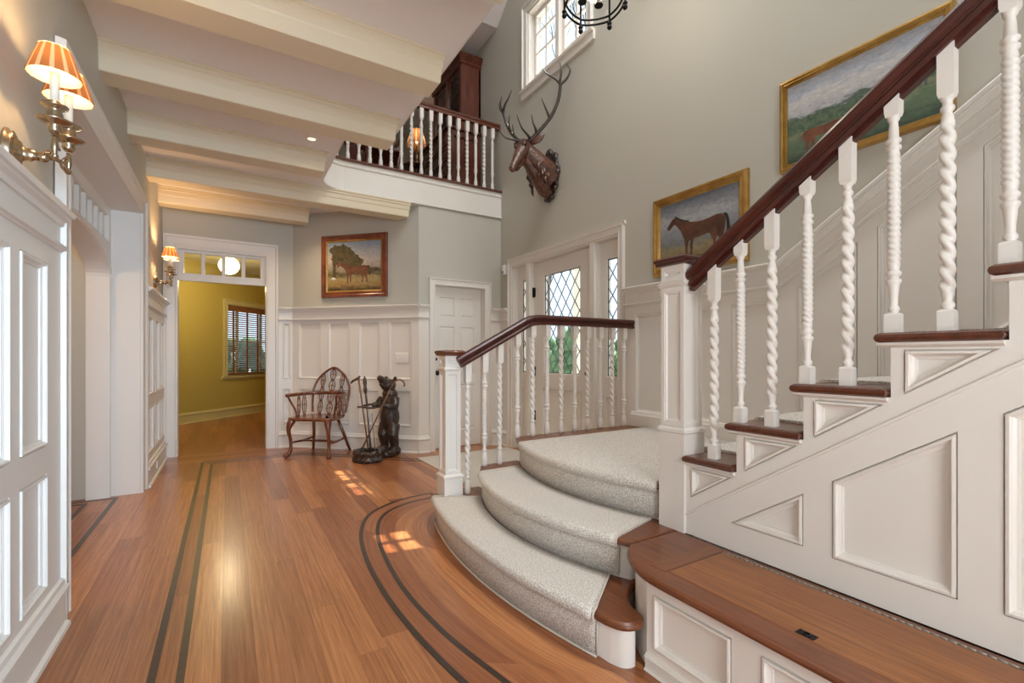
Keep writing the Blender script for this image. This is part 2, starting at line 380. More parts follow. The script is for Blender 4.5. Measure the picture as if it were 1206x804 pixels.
def band(mb, P, Q, z, L, v0):
    n = len(P); vs = [(x, y, z) for x, y in P]+[(x, y, z) for x, y in Q]; fs = []; us = []
    for i in range(n-1):
        fs.append((i, i+1, n+i+1, n+i)); us.append([(L*i/(n-1), v0+.002), (L*(i+1)/(n-1), v0+.002), (L*(i+1)/(n-1), v0+.11), (L*i/(n-1), v0+.11)])
    mb.add(vs, fs, uvs=us)
def lerp(P, Q, t): return [(p[0]*(1-t)+q[0]*t, p[1]*(1-t)+q[1]*t) for p, q in zip(P, Q)]
W = .112
band(fl, A_, B_, .0012, la, W*60)
for k in range(4): band(fl, lerp(B_, S_, k/4), lerp(B_, S_, (k+1)/4), .0012, lb, W*(63+k*2))
# cross boards by the far wall
fl.add([(XL,6.12,.0009),(.98,6.12,.0009),(.60,6.6,.0009),(XL,6.6,.0009)], [(0,1,2,3)], uvs=[[(XL,W*80+.01),(.98,W*80+.01),(.60,W*84),(XL,W*84)]])
fl.obj('floor', 'floor', kind='structure', fix=False)
def strip(path, w, z=.0022):
    mb = MB(); mb.mould(path, [(-w/2, z-.002), (-w/2, z), (w/2, z), (w/2, z-.002)], MXY()); return mb
strip([(x, y) for x, y in A_], .026).obj('trim_1', 'inlay', kind='structure')
strip([(x, y) for x, y in B_], .024).obj('trim_2', 'inlay', kind='structure')
strip([(1.43,3.60),(1.47,3.72)], .02).obj('trim_3', 'inlay', kind='structure')
strip([(-.232,-.6),(-.232,6.07),(.80,6.07),(1.9,4.97),(2.0,4.97)], .027).obj('trim_4', 'inlay', kind='structure')
strip([(-.145,-.6),(-.145,5.98),(.762,5.98),(1.85,4.89),(2.0,4.89)], .027).obj('trim_5', 'inlay', kind='structure')
strip([(-.775,2.9),(-.775,4.93),(-1.5,4.93)], .03).obj('trim_6', 'inlay', kind='structure')
strip([(-.95,2.9),(-.95,4.85),(-1.5,4.85)], .03).obj('trim_7', 'inlay', kind='structure')

# ================================================================ WALLS
tn = [8]
def trim(mb, mat='white', parent=None):
    o = mb.obj('trim_%d' % tn[0], mat, kind='structure'); tn[0] += 1; return o
OY0, OY1, OZ = 2.87, 5.0, 2.36            # cased opening in the left wall
# left wall above/around the opening (a=Y, b=Z)
w = MB()
w.tess([[(R0,0),(OY0,0),(OY0,OZ),(OY1,OZ),(OY1,0),(YB+.1,0),(YB+.1,ZC+.01),(R0,ZC+.01)]], ML(XL), 0)
w.obj('wall_left', 'wall', kind='structure')
# opening box: jambs and soffit back to the arch wall
w = MB()
w.box((-.82, OY1, 0), (XL+.003, OY1+.05, OZ+.05)); w.box((-.82, OY0-.05, 0), (XL+.003, OY0, OZ+.05)); w.box((-.82, OY0, OZ), (XL+.003, OY1, OZ+.05))
trim(w)
# arch wall with grille (a=Y, b=Z)
yc = (OY0+OY1)/2; hw = (OY1-OY0)/2-.04
def archz(y): return 1.80+.235*math.sqrt(max(0, 1-((y-yc)/hw)**2))
pts = [(OY0,0),(OY0+.04,0)]+[(yc-hw*math.cos(PI*i/28), archz(yc-hw*math.cos(PI*i/28))) for i in range(29)]+[(OY1-.04,0),(OY1,0),(OY1,OZ),(OY0,OZ)]
cells = []
gy = OY1-.10
holes = [rect(OY0+.10, 2.06, OY1-.10, 2.30)]
w = MB()
w.tess([pts]+holes, ML(-.82), 0); w.tess([pts]+holes, ML(-.97), 0)
for i in range(1, len(pts)-3):
    a, b = pts[i], pts[i+1]; w.add([(-.82,a[0],a[1]),(-.82,b[0],b[1]),(-.97,b[0],b[1]),(-.97,a[0],a[1])], [(0,1,2,3)])
for h in holes: w.ring(h, ML(-.82), [(0,0),(.008,.006),(.014,.006),(.02,-.01),(.02,-.15)], False)
yy = OY1-.17
k = 0
while yy > OY0+.14:
    w.box((-.90, yy-.045, 2.06), (-.835, yy, 2.30)); yy -= .17
w.box((-.905, OY0+.1, 2.05), (-.90, OY1-.1, 2.31))
# spandrel bead
w.mould([(yc-(hw+.035)*math.cos(PI*i/28), 1.80+(.235+.02)*math.sin(PI*i/28)) for i in range(29)], [(-.008,0),(-.006,.01),(.006,.01),(.008,0)], ML(-.82))
trim(w)
# casing of the opening
w = MB(); casing(w, [(OY1,0),(OY1,OZ),(OY0,OZ),(OY0,0)][::-1], ML(XL+.004), .16); trim(w)
# side room seen through the arch
w = MB(); w.box((-3.2, 5.02, 0), (-.975, 5.12, 2.9)); w.box((-3.2, R0, 0), (-3.1, 5.1, 2.9)); w.obj('wall_side', 'wall', kind='structure')
w = MB(); w.box((-3.2, R0, 2.9), (XL-.35, 5.12, 2.95)); w.obj('ceiling_side', 'ceil', kind='structure')

def wains(mp, a0, a1, pans, z0u=.87, z1u=1.58, z0l=.31, z1l=.75, cap=RAILZ, caps=(0, 0), base=True):
    """wainscot between a0 and a1 with two tiers of panels"""
    mb = MB(); H = []
    for p0, p1 in pans:
        H.append(rect(p0, z0l, p1, z1l)); H.append(rect(p0, z0u, p1, z1u))
    mb.panels(rect(a0, 0, a1, cap-.01), H, mp, base=-.03, d=.022)
    mb.mould([(a0, cap-.02), (a1, cap-.02)], [(p, q+.022) for p, q in CAP], mp)
    mb.mould([(a0, cap-.155), (a1, cap-.155)], [(p, q+.022) for p, q in BEAD], mp)
    if base: mb.mould([(a0, 0), (a1, 0)], [(p, q+.022) for p, q in BASEP], mp)
    return mb
# near left wainscot
pl = []; y = 2.53
while y > R0+.4: pl.append((y-.28, y)); y -= .37
wains(ML(XL), R0, OY0-.16, pl, .80, 1.52, .235, .69, RAILZ-.01).obj('trim_%d' % tn[0], 'white', kind='structure'); tn[0] += 1
wains(ML(XL), OY1+.16, 6.57, [(5.28, 5.62), (5.74, 6.08), (6.18, 6.50)], .80, 1.52, .27, .69, RAILZ-.01).obj('trim_%d' % tn[0], 'white', kind='structure'); tn[0] += 1

# far wall with the doorway to the yellow room (a=X, b=Z)
DX0, DX1, DZ = -.49, .41, 2.42
w = MB(); w.tess([[(XL-.05,0),(DX0,0),(DX0,DZ),(DX1,DZ),(DX1,0),(.76,0),(.76,ZC+.01),(XL-.05,ZC+.01)]], MBk(YB), 0)
w.obj('wall_back', 'wall', kind='structure')
w = MB(); casing(w, [(DX0,0),(DX0,DZ),(DX1,DZ),(DX1,0)], MBk(YB), .138)
w.box((DX0-.03, YB-.005, 0), (DX0, YB+.15, DZ)); w.box((DX1, YB-.005, 0), (DX1+.03, YB+.15, DZ)); w.box((DX0, YB-.005, DZ-.02), (DX1, YB+.15, DZ+.01))
trim(w)
# transom window
win = thing('window_1', None, None, (0, YB+.06, 2.2), kind='structure')
w = MB(); hs = []
wd = (DX1-DX0-.10-.03*3)/4
for i in range(4): a = DX0+.05+i*(wd+.03); hs.append(rect(a, 2.125, a+wd, 2.37))
w.panels(rect(DX0, 2.04, DX1, 2.41), hs, MBk(YB+.04), [(0,0),(.006,-.006),(.006,-.04)], base=-.04, fill=False)
w.obj('window_frame', 'white', win)
w = MB(); w.box((DX0+.03, YB+.055, 2.1), (DX1-.03, YB+.059, 2.39)); w.obj('pane', 'glass', win)

# yellow room
def YR(a, b, d): return (-.71+a*.692+d*.722, 9.69+a*.722-d*.692, b)   # the angled wall, facing the door
w = MB(); w.tess([[(-3,0),(4.5,0),(4.5,2.85),(-3,2.85)], rect(1.02, .78, 2.35, 2.15)], YR, 0)
w.ring(rect(1.02, .78, 2.35, 2.15), YR, [(0,0),(0,-.12)], False)
w.obj('wall_yellow_far', 'yellow', kind='structure')
w = MB(); w.box((1.5, YB+.16, 0), (1.6, 12.3, 2.85)); w.box((-2.6, YB+.16, 0), (-2.5, 9, 2.85)); w.box((DX1+.03, YB+.12, 0), (1.6, YB+.16, 2.85)); w.box((-2.6, YB+.12, 0), (DX0-.03, YB+.16, 2.85)); w.box((DX0-.03, YB+.12, DZ+.01), (DX1+.03, YB+.16, 2.85))
w.obj('wall_yellow_side', 'yellow', kind='structure')
w = MB(); w.box((-2.6, YB+.12, 2.85), (1.7, 12.6, 2.9)); w.obj('ceiling_yellow_room', 'yceil', kind='structure')
w = MB(); w.mould([(-2, 0), (4.3, 0)], [(p*.9, q) for p, q in BASEP], YR); w.obj('baseboard_yellow_room', 'ytrim', kind='structure')
win = thing('window_2', None, None, (.4, 10.8, 1.4), kind='structure')
w = MB(); casing(w, [(1.02,.78),(1.02,2.15),(2.35,2.15),(2.35,.78)], YR, .10); w.obj('window_casing', 'ytrim', win)
w = MB(); w.mould([(.88, .75), (2.5, .75)], [(-.03,0),(-.03,.02),(.0,.02),(.0,.05),(.03,.055),(.03,0)], YR); w.obj('window_sill', 'ytrim', win)
w = MB(); w.panels(rect(1.02,.78,2.35,2.15), [rect(1.06,.83,1.34,1.44),rect(1.06,1.48,1.34,2.10),rect(1.40,.83,1.97,1.44),rect(1.40,1.48,1.97,2.10),rect(2.03,.83,2.3,1.44),rect(2.03,1.48,2.3,2.10)], lambda a,b,d: YR(a,b,d-.10), [(0,0),(0,-.02)], base=-.02, fill=False); w.obj('window_frame', 'ytrim', win)
w = MB(); w.prism(rect(1.02,.78,2.35,2.15), YR, -.112, -.109); w.obj('pane', 'glass', win)
bl = thing('wooden_blind', 'brown wooden slatted blind hanging in the window of the yellow room', 'blind', YR(1.7, 2.1, -.03))
w = MB(); w.prism(rect(1.03,2.03,2.34,2.14), YR, -.02, -.005); w.obj('valance', 'blind', bl)
w = MB()
z = .86
while z < 2.02:
    w.add([YR(1.04,z,-.065),YR(2.33,z,-.065),YR(2.33,z+.018,-.030),YR(1.04,z+.018,-.030),YR(1.04,z+.003,-.065),YR(2.33,z+.003,-.065),YR(2.33,z+.021,-.030),YR(1.04,z+.021,-.030)], [(0,1,2,3),(4,5,6,7),(0,1,5,4),(2,3,7,6)])
    z += .042
w.obj('slats', 'blind', bl)
for a in (1.17, 1.52, 1.80, 2.15):
    w = MB(); w.prism(rect(a,.84,a+.045,2.04), YR, -.026, -.022); w.obj('ladder_tape', 'blind', bl)
w = MB(); w.prism(rect(1.04,.80,2.33,.84), YR, -.065, -.03); w.obj('bottom_rail', 'blind', bl)
# globe light in the yellow room
g = thing('ceiling_globe_light', 'round glowing ceiling lamp beyond the doorway transom', 'ceiling light', (.02, 8.8, 2.85))
w = MB(); w.lathe([(.09,0),(.10,-.015),(.08,-.04),(.05,-.07),(.05,-.1)], (.02,8.8,2.85)); w.obj('mount', 'brass', g)
w = MB(); w.ball((.02,8.8,2.62), (.15,.15,.14), 24, 14); w.obj('globe', 'globe', g)

# angled wall (a along the wall from the doorway wall)
DL = (1.96-.72)/R2
md = MD(.72, YB)
w = MB(); w.tess([rect(-.05, 0, DL, ZC+.01)], md, 0); w.obj('wall_corner', 'wall', kind='structure')
pans = [(k0/R2, k1/R2) for k0, k1 in ((.071,.301),(.374,.589),(.674,.881),(.966,1.177))]
wains(md, -.01, DL+.015, pans).obj('trim_%d' % tn[0], 'white', kind='structure'); tn[0] += 1
wains(MBk(YB), DX1+.138, .735, [(.60,.69)]).obj('trim_%d' % tn[0], 'white', kind='structure'); tn[0] += 1

# wall with the closed closet door (a=X)
CX0, CX1, CZ = 2.165, 2.845, 2.03
w = MB(); w.tess([[(1.955,0),(CX0,0),(CX0,CZ),(CX1,CZ),(CX1,0),(XR+.02,0),(XR+.02,ZC+.05),(1.955,ZC+.05)]], MBk(YD), 0)
w.obj('wall_far', 'wall', kind='structure')
wains(MBk(YD), 1.945, CX0-.085, []).obj('trim_%d' % tn[0], 'white', kind='structure'); tn[0] += 1
wains(MBk(YD), CX1+.085, XR, []).obj('trim_%d' % tn[0], 'white', kind='structure'); tn[0] += 1
w = MB(); casing(w, [(CX0,0),(CX0,CZ),(CX1,CZ),(CX1,0)], MBk(YD), .085)
w.box((CX0-.02,YD-.004,0),(CX0,YD+.16,CZ)); w.box((CX1,YD-.004,0),(CX1+.02,YD+.16,CZ)); w.box((CX0-.02,YD-.004,CZ),(CX1+.02,YD+.16,CZ+.02))
trim(w)
dr = thing('door_1', None, None, (2.5, YD+.12, 0), kind='structure')
w = MB(); H = []
for a0, a1 in ((CX0+.10, CX0+.30), (CX1-.30, CX1-.10)):
    H += [rect(a0,.22,a1,.80), rect(a0,.93,a1,1.53), rect(a0,1.65,a1,1.90)]
w.panels(rect(CX0+.003,.01,CX1-.003,CZ-.003), H, MBk(YD+.10), [(0,0),(.006,-.01),(.012,-.012),(.03,-.004)], base=-.04)
w.obj('door_leaf', 'white', dr)
w = MB(); w.lathe([(.028,0),(.028,.006),(.012,.01),(.012,.035),(.026,.045),(.03,.058),(.022,.07),(.005,.073)], mt=Matrix.Translation((CX0+.05,YD+.10,.95))@Matrix.Rotation(PI/2,4,'X')); w.obj('door_knob', 'black', dr)
w = MB(); w.lathe([(.02,0),(.02,.008),(.012,.012),(.002,.013)], mt=Matrix.Translation((CX0+.05,YD+.10,1.12))@Matrix.Rotation(PI/2,4,'X')); w.obj('lock', 'black', dr)

# ================================================================ RIGHT WALL with entry door and high window (a=Y, b=Z)
EY0, EY1, EZ = 3.17, 5.06, 2.29
WY0, WY1, WZ0, WZ1 = 3.62, 4.71, 4.38, 5.30
mr = MR(XR)
w = MB(); w.tess([[(R0,0),(EY0,0),(EY0,EZ),(EY1,EZ),(EY1,0),(9,0),(9,7.2),(R0,7.2)], rect(WY0,WZ0,WY1,WZ1), rect(2.35,4.40,2.77,5.45)], mr, 0)
w.tess([[(R0,0),(EY0,0),(EY0,EZ),(EY1,EZ),(EY1,0),(9,0),(9,7.2),(R0,7.2)], rect(WY0,WZ0,WY1,WZ1), rect(2.35,4.40,2.77,5.45)], mr, -.2)
w.ring(rect(WY0,WZ0,WY1,WZ1), mr, [(0,0),(0,-.2)], False); w.ring(rect(2.35,4.40,2.77,5.45), mr, [(0,0),(0,-.2)], False)
w.obj('wall_right', 'wall', kind='structure')
w = MB(); casing(w, [(EY0,0),(EY0,EZ),(EY1,EZ),(EY1,0)], mr, .075)
w.mould([(EY0-.09,EZ+.085),(EY1+.09,EZ+.085)], [(-.02,0),(-.015,.02),(0,.03),(.012,.036),(.014,0)], mr)
for a, b in ((EY0, EY0+.02), (EY1-.02, EY1)): w.box((XR-.004, a, 0), (XR+.2, b, EZ))
w.box((XR-.004, EY0, EZ-.02), (XR+.2, EY1, EZ))
for a in (3.50, 4.66): w.box((XR-.014, a, 0), (XR+.15, a+.07, EZ-.02))
trim(w)
# diamond lead lattice clipped to a rectangle
def lattice(mb, mp, a0, b0, a1, b1, da, db, d, w=.006):
    k = db/da; n = int((a1-a0)/da+(b1-b0)/db)+3
    for sgn in (1, -1):
        for i in range(-n, n):
            pts = []
            c = (b0 if sgn > 0 else b1)+i*db
            f = lambda a: c+sgn*k*(a-a0)
            aa = sorted([a0, a1, a0+(b0-c)/(sgn*k), a0+(b1-c)/(sgn*k)])
            p0, p1 = aa[1], aa[2]
            mid = (p0+p1)/2
            if p1-p0 < .004 or not (b0 <= f(mid) <= b1) or not (a0 <= mid <= a1): continue
            mb.mould([(p0, f(p0)), (p1, f(p1))], [(-w/2, d-.004), (-w/2, d+.004), (w/2, d+.004), (w/2, d-.004)], mp, pclosed=True)
    mb.mould([(a0,b0),(a1,b0),(a1,b1),(a0,b1)], [(0,d-.004),(0,d+.004),(.008,d+.004),(.008,d-.004)], mp, closed=True, pclosed=True)
en = thing('door_2', None, None, (XR+.1, 4.12, 0), kind='structure')
L0, L1 = 3.572, 4.658
GY0, GY1, GZ0, GZ1 = 3.80, 4.47, .95, 2.11
w = MB()
m6 = MR(XR+.06)
w.panels(rect(L0,.02,L1,EZ-.025), [rect(GY0-.03,.24,4.10,.80), rect(4.18,.24,GY1+.03,.80)], m6, base=-.05) if False else None
w.tess([rect(L0,.02,L1,EZ-.025), rect(GY0,GZ0,GY1,GZ1), rect(GY0-.02,.22,GY1+.02,.80)], m6, 0)
w.ring(rect(GY0-.02,.22,GY1+.02,.80), m6, PANEL, True)
w.ring(rect(GY0,GZ0,GY1,GZ1), m6, [(0,0),(.01,-.006),(.016,-.02),(.016,-.05)], False)
w.tess([rect(L0,.02,L1,EZ-.025), rect(GY0,GZ0,GY1,GZ1)], m6, -.05)
w.obj('door_leaf', 'white', en)
w = MB(); w.box((XR+.082,GY0,GZ0),(XR+.086,GY1,GZ1)); w.obj('pane', 'glass', en)
w = MB(); lattice(w, m6, GY0+.014, GZ0+.014, GY1-.014, GZ1-.014, .155, .215, -.02); w.obj('lead_lattice', 'lead', en)
for z in (1.92, .98, .45):
    w = MB(); w.tube([(XR+.045,L1+.004,z-.06),(XR+.045,L1+.004,z+.06)], .011); w.box((XR+.05,L1-.03,z-.055),(XR+.062,L1+.01,z+.055)); w.obj('hinge', 'black', en)
w = MB(); w.box((XR+.052,L0+.03,.78),(XR+.062,L0+.075,1.06)); w.lathe([(.012,0),(.012,.03),(.028,.04),(.032,.055),(.022,.068),(.004,.07)], mt=Matrix.Translation((XR+.055,L0+.052,.98))@Matrix.Rotation(-PI/2,4,'Y')); w.obj('door_knob', 'black', en)
w = MB(); w.lathe([(.018,0),(.018,.012),(.004,.014)], mt=Matrix.Translation((XR+.058,L0+.052,1.10))@Matrix.Rotation(-PI/2,4,'Y')); w.obj('lock', 'black', en)
def sidelight(n, a0, a1, g0, g1):
    o = thing(n, None, None, (XR+.1,(a0+a1)/2,0), kind='structure')
    mp = MR(XR+.07); w = MB()
    w.tess([rect(a0,.0,a1,EZ-.02), rect(g0,GZ0,g1,GZ1), rect(g0-.01,.24,g1+.01,.76)], mp, 0); w.tess([rect(a0,0,a1,EZ-.02), rect(g0,GZ0,g1,GZ1)], mp, -.05)
    w.ring(rect(g0-.01,.24,g1+.01,.76), mp, PANEL_S, True); w.ring(rect(g0,GZ0,g1,GZ1), mp, [(0,0),(.008,-.006),(.012,-.02),(.012,-.05)], False)
    w.obj('window_frame', 'white', o)
    w = MB(); w.box((XR+.092,g0,GZ0),(XR+.096,g1,GZ1)); w.obj('pane', 'glass', o)
    w = MB(); lattice(w, mp, g0+.01, GZ0+.012, g1-.01, GZ1-.012, .155, .215, -.02); w.obj('lead_lattice', 'lead', o)
sidelight('window_3', EY0+.02, 3.50, 3.24, 3.42)
sidelight('window_4', 4.73, EY1-.02, 4.79, 4.95)
# high window
wn_ = thing('window_5', None, None, (XR, 4.16, 4.8), kind='structure')
w = MB(); casing(w, [(WY0,WZ0),(WY0,WZ1),(WY1,WZ1),(WY1,WZ0)], mr, .09); w.obj('window_casing', 'white', wn_)
w = MB(); w.mould([(WY0-.12,WZ0-.012),(WY1+.12,WZ0-.012)], [(-.09,0),(-.09,.022),(-.015,.026),(-.012,.045),(.012,.05),(.014,0)], mr); w.obj('window_sill', 'white', wn_)
w = MB(); wm = (WY0+WY1)/2
w.box((XR+.03,wm-.03,WZ0),(XR+.14,wm+.03,WZ1))
for a, b in ((WY0, WY0+.02), (WY1-.02, WY1)): w.box((XR+.0,a,WZ0),(XR+.14,b,WZ1))
w.box((XR,WY0,WZ0),(XR+.14,WY1,WZ0+.02)); w.box((XR,WY0,WZ1-.02),(XR+.14,WY1,WZ1))
w.obj('window_frame', 'white', wn_)
for a0, a1 in ((WY0+.02, wm-.03), (wm+.03, WY1-.02)):
    w = MB(); hs = []
    ca = (a0+a1)/2
    for c0, c1 in ((a0+.045, ca-.009), (ca+.009, a1-.045)):
        for z0, z1 in ((WZ0+.06, WZ0+.14), (WZ0+.158, WZ0+.39), (WZ0+.408, WZ0+.63), (WZ0+.648, WZ1-.06)): hs.append(rect(c0,z0,c1,z1))
    w.panels(rect(a0,WZ0+.02,a1,WZ1-.02), hs, MR(XR+.08), [(0,0),(.003,-.006),(.003,-.035)], base=-.035, fill=False)
    s = w.obj('sash', 'white', wn_)
    w = MB(); w.box((XR+.095,a0+.03,WZ0+.04),(XR+.099,a1-.03,WZ1-.04)); w.obj('pane', 'glass', s)

w6 = thing('window_6', None, None, (XR, 2.6, 4.9), kind='structure')
w = MB(); casing(w, [(2.35,4.40),(2.35,5.45),(2.77,5.45),(2.77,4.40)], mr, .09); w.mould([(2.23,4.388),(2.89,4.388)], [(-.09,0),(-.09,.022),(-.015,.026),(-.012,.045),(.012,.05),(.014,0)], mr); w.obj('window_casing', 'white', w6)
w = MB(); w.panels(rect(2.35,4.40,2.77,5.45), [rect(c0,z0,c0+.14,z0+.29) for c0 in (2.40,2.58) for z0 in (4.45,4.76,5.07)], MR(XR+.08), [(0,0),(.003,-.006),(.003,-.035)], base=-.035, fill=False); w.obj('sash', 'white', w6)
w = MB(); w.box((XR+.095,2.38,4.43),(XR+.099,2.74,5.42)); w.obj('pane', 'glass', w6)

# stair geometry (upper flight)
RISE, RUN, SL = .171, .257, .171/.257
Z0 = .54
def nose(k): return 1.432-RUN*k
def tz(k): return Z0+RISE*(k+1)
def noseline(y): return tz(0)+SL*(nose(0)-y)
NK = 11
# right wall wainscot: level by the landing, then climbing with the stair
KY = 1.68; KZ = RAILZ-.01
SB = .665
def capz(y): return KZ if y > KY else KZ+SB*(KY-y)
w = MB()
yend = -1.6
base_y = lambda y: (.54 if y > 1.5 else .54+SB*(1.5-y))
outer = [(3.075,.50),(3.075,KZ-.01),(KY,KZ-.01),(yend,capz(yend)-.01),(yend,capz(yend)-1.3),(1.5,.50)]
H = [rect(2.62,.66,2.95,1.52), rect(2.15,.66,2.5,1.52), [(1.72,.70),(2.03,.66),(2.03,1.52),(1.72,1.52)]]
y = 1.58
while y > yend+.5:
    b = y-.33
    H.append([(b, noseline(b)+.05), (y, noseline(y)+.05), (y, capz(y)-.245), (b, capz(b)-.245)]); y -= .425
w.panels(outer, H, mr, base=-.02, d=.022)
w.mould([(3.075,KZ-.02),(KY,KZ-.02),(yend,capz(yend)-.02)], [(-p, q+.022) for p, q in CAP], mr)
w.mould([(3.075,KZ-.155),(KY,KZ-.155),(yend,capz(yend)-.155)], [(-p, q+.022) for p, q in BEAD], mr)
trim(w)
w = MB(); w.mould([(2.99,.542),(1.5,.542)], [(0,.022),(0,.04),(-.10,.04),(-.11,.034),(-.125,.03),(-.13,.022)], mr); w.obj('baseboard_right', 'white', kind='structure')
wains(mr, EY1+.075, YD, []).obj('trim_%d' % tn[0], 'white', kind='structure'); tn[0] += 1

# ================================================================ CEILING, BEAMS, BALCONY EDGE
XE = 1.17
def opening():
    p = [(XE, R0), (XE, 3.75)]
    p += arc(XE-.12, 3.80, .12, 0, PI/2, 5)[1:]
    p += [(.95, 3.92)] + arc(.93, 4.05, .10, -PI/2, -PI, 5)
    p += arc(1.09, 5.088, .26, PI, PI/2, 8)
    p += [(XR, YD-.012)]
    return p
opn = opening()
slab = [(XL-.05, R0)]+opn+[(XR, 8.9), (-2.2, 8.9), (-2.2, 6.7), (XL-.05, 6.7)]
slab_low = [(XL-.05, R0)]+opn[:-1]+[(XR, YD+.01), (1.97, YD+.01), (.72, 6.62), (XL-.05, 6.62)]
w = MB(); w.tess([slab_low], MXY(ZC), 0); w.obj('ceiling', 'ceil', kind='structure')
w = MB(); n = len(opn)
w.add([(x, y, ZC) for x, y in opn]+[(x, y, ZF) for x, y in opn], [(i, i+1, n+i+1, n+i) for i in range(n-1)])
w.mould(opn, [(-.001,0),(-.012,.002),(-.016,.010),(-.008,.018),(-.001,.020)], MXY(ZC))
w.mould(opn, [(-.001,.27),(-.010,.275),(-.014,.29),(-.001,.30)], MXY(ZC))
trim(w)
w = MB(); w.tess([slab], MXY(ZF), 0); w.obj('floor_upper', 'tread', kind='structure')
w = MB(); w.mould(opn, [(-.022,.0),(-.03,.008),(-.03,.018),(-.022,.026),(.10,.026),(.10,0)], MXY(ZF-.002), pclosed=True); trim(w, 'rail2')
BP = [(0,ZC+.005),(0,ZC-.012),(.008,ZC-.018),(.008,ZC-.035),(.016,ZC-.045),(.020,ZC-.085),(.026,ZC-.095),(.030,ZC-.165),(.036,ZC-.172)]
BW = .25
BP = BP+[(BW-y, z) for y, z in BP[::-1]]
for ys, xe in ((-.25, XE), (.70, XE), (1.68, XE), (2.60, XE), (3.49, XE), (4.39, .81), (5.32, 1.90), (6.17, .92)):
    w = MB(); L = [[(XL, ys+y, z) for y, z in BP]]
    for e in (1,):
        L.append([(min(xe-.045-(y if y < BW/2 else BW-y)*.9, 7.30-(ys+y)), ys+y, z) for y, z in BP])
    w.loops(L); trim(w, 'beam')

# rear wall (behind the camera); tall hall-side window added to let daylight in
w = MB(); ho = rect(-.4,.45,.95,2.55)
for y in (R0, R0-.15): w.tess([rect(-3.2,0,XR+.2,7.2), ho], lambda a,b,d: (a, y, b), 0)
w.ring(ho, lambda a,b,d: (a, R0+d, b), [(0,0),(0,-.15)], False)
w.obj('wall_rear', 'wall', kind='structure')
# upper hall
w = MB(); w.box((-2.2, 8.8, ZF), (XR+.1, 8.9, 6.2)); w.obj('wall_upper_back', 'wall', kind='structure')
w = MB(); w.box((-2.2, R0, ZF), (-2.1, 8.8, 7.3)); w.obj('wall_upper_left', 'wall', kind='structure')
w = MB(); w.prism([(8.9,5.56),(5.46,5.56),(3.4,7.1),(R0,7.1),(R0,7.2),(3.45,7.2),(5.5,5.66),(8.9,5.66)], lambda a,b,d: (d,a,b), -2.2, XR); w.obj('ceiling_upper', 'ceil', kind='structure')

# ================================================================ ENTRY STEPS
C1, C2, C3 = ((4.410,2.154,3.319), (2.930,2.145,1.616), (3.32,2.17,1.678))
def xarc(c, y, off=0): return c[0]-math.sqrt((c[2]+off)**2-(y-c[1])**2)
def arcpts(c, ya, yb, n=28, off=0): return [(xarc(c, ya+(yb-ya)*i/n, off), ya+(yb-ya)*i/n) for i in range(n+1)]
def tread(mb, poly, z, t=.032):
    L = [[(x, y, zz) for x, y in inset(poly, i)] for i, zz in ((.012,z-t),(.003,z-t+.005),(0,z-t/2),(.003,z-.006),(.012,z))]
    mb.loops(L)
st = thing('entry_steps', 'three curved white entry steps with wood nosings rising to the front door landing', 'steps', (1.6, 2.2, 0))
end1 = [(1.195,1.30),(1.215,1.25),(1.245,1.222),(1.285,1.212),(1.318,1.225),(1.345,1.262),(1.352,1.31),(1.38,1.36),(1.43,1.40),(1.47,1.425)]
end1 = smooth_path(end1, 4)
p1 = arcpts(C1, 3.13, 1.351)+end1+[(1.62,1.45),(1.62,3.13)]
p2 = arcpts(C2, 3.04, 1.435)+[(1.9,1.435),(1.9,3.04)]
p3 = arcpts(C3, 3.04, 1.50)+[(1.9,1.45),(3.066,1.45),(3.066,3.04)]
for p, z in ((p1,.18),(p2,.36),(p3,.54)):
    w = MB(); tread(w, p, z); w.obj('tread', 'tread' if z < .5 else 'treadx', st)
b1 = inset(p1, .03); b2 = inset(p2, .03); b3 = inset(p3, .03)
for p, z0, z1 in ((b1,0,.149),(b2,.17,.33),(b3,.35,.51)):
    w = MB(); w.prism(p, MXY(), z0, z1, True); w.obj('riser', 'white', st)
w = MB(); w.box((1.97, 2.98, 0), (3.06, 3.005, .5)); w.box((2.0,1.5,0),(3.0,2.9,.33)); w.obj('landing_base', 'white', st)

# carpet over the steps
def carpet_step(mb, outer, inner, z, zlow, t=.011):
    """outer nose line and inner line, matched points; rolls over the nose and down the riser"""
    n = len(outer); cen = Vector((3.3, 2.15))
    L = []
    for i in range(n):
        P = Vector(outer[i]); Q = Vector(inner[i])
        a = Vector(outer[max(i-1,0)]); b = Vector(outer[min(i+1,n-1)]); tg = (b-a).normalized(); e = Vector((-tg.y, tg.x))
        if e.x > 0: e = -e
        row = []
        def pt(q, zz): row.append((q.x, q.y, zz))
        pt(Q, z+t)
        for k in range(1, 5): pt(Q.lerp(P-e*.004, k/5.), z+t)
        pt(P-e*.008, z+t)
        for k in range(1, 8):
            a_ = PI*k/8; r = .022
            pt(P+e*(-.010+r*math.sin(a_)), z-.016+(.027)*math.cos(a_))
        pt(P-e*.016, z-.042); pt(P-e*.017, z-.06)
        pt(P-e*.017, zlow+.10); pt(P-e*.016, zlow+.004)
        pt(P-e*.028, zlow+.004)
        row.append((Q.x, Q.y, z+.0005))
        L.append(row)
    mb.loops(L, True, True, True, True)
    for r_ in (L[0], L[-1]): bind.tube(r_[:-2], .0042, 6)
    if zlow < .1: bind.tube([(l[-3][0]-.003, l[-3][1], .006) for l in L], .005, 6)
bind = MB()
cp = MB()
n = 36
def ln(a, b, m=n): return [(a[0]+(b[0]-a[0])*i/m, a[1]+(b[1]-a[1])*i/m) for i in range(m+1)]
o1 = arcpts(C1, 3.035, 1.351, n); i1 = arcpts(C2, 2.85, 1.54, n, -.012)
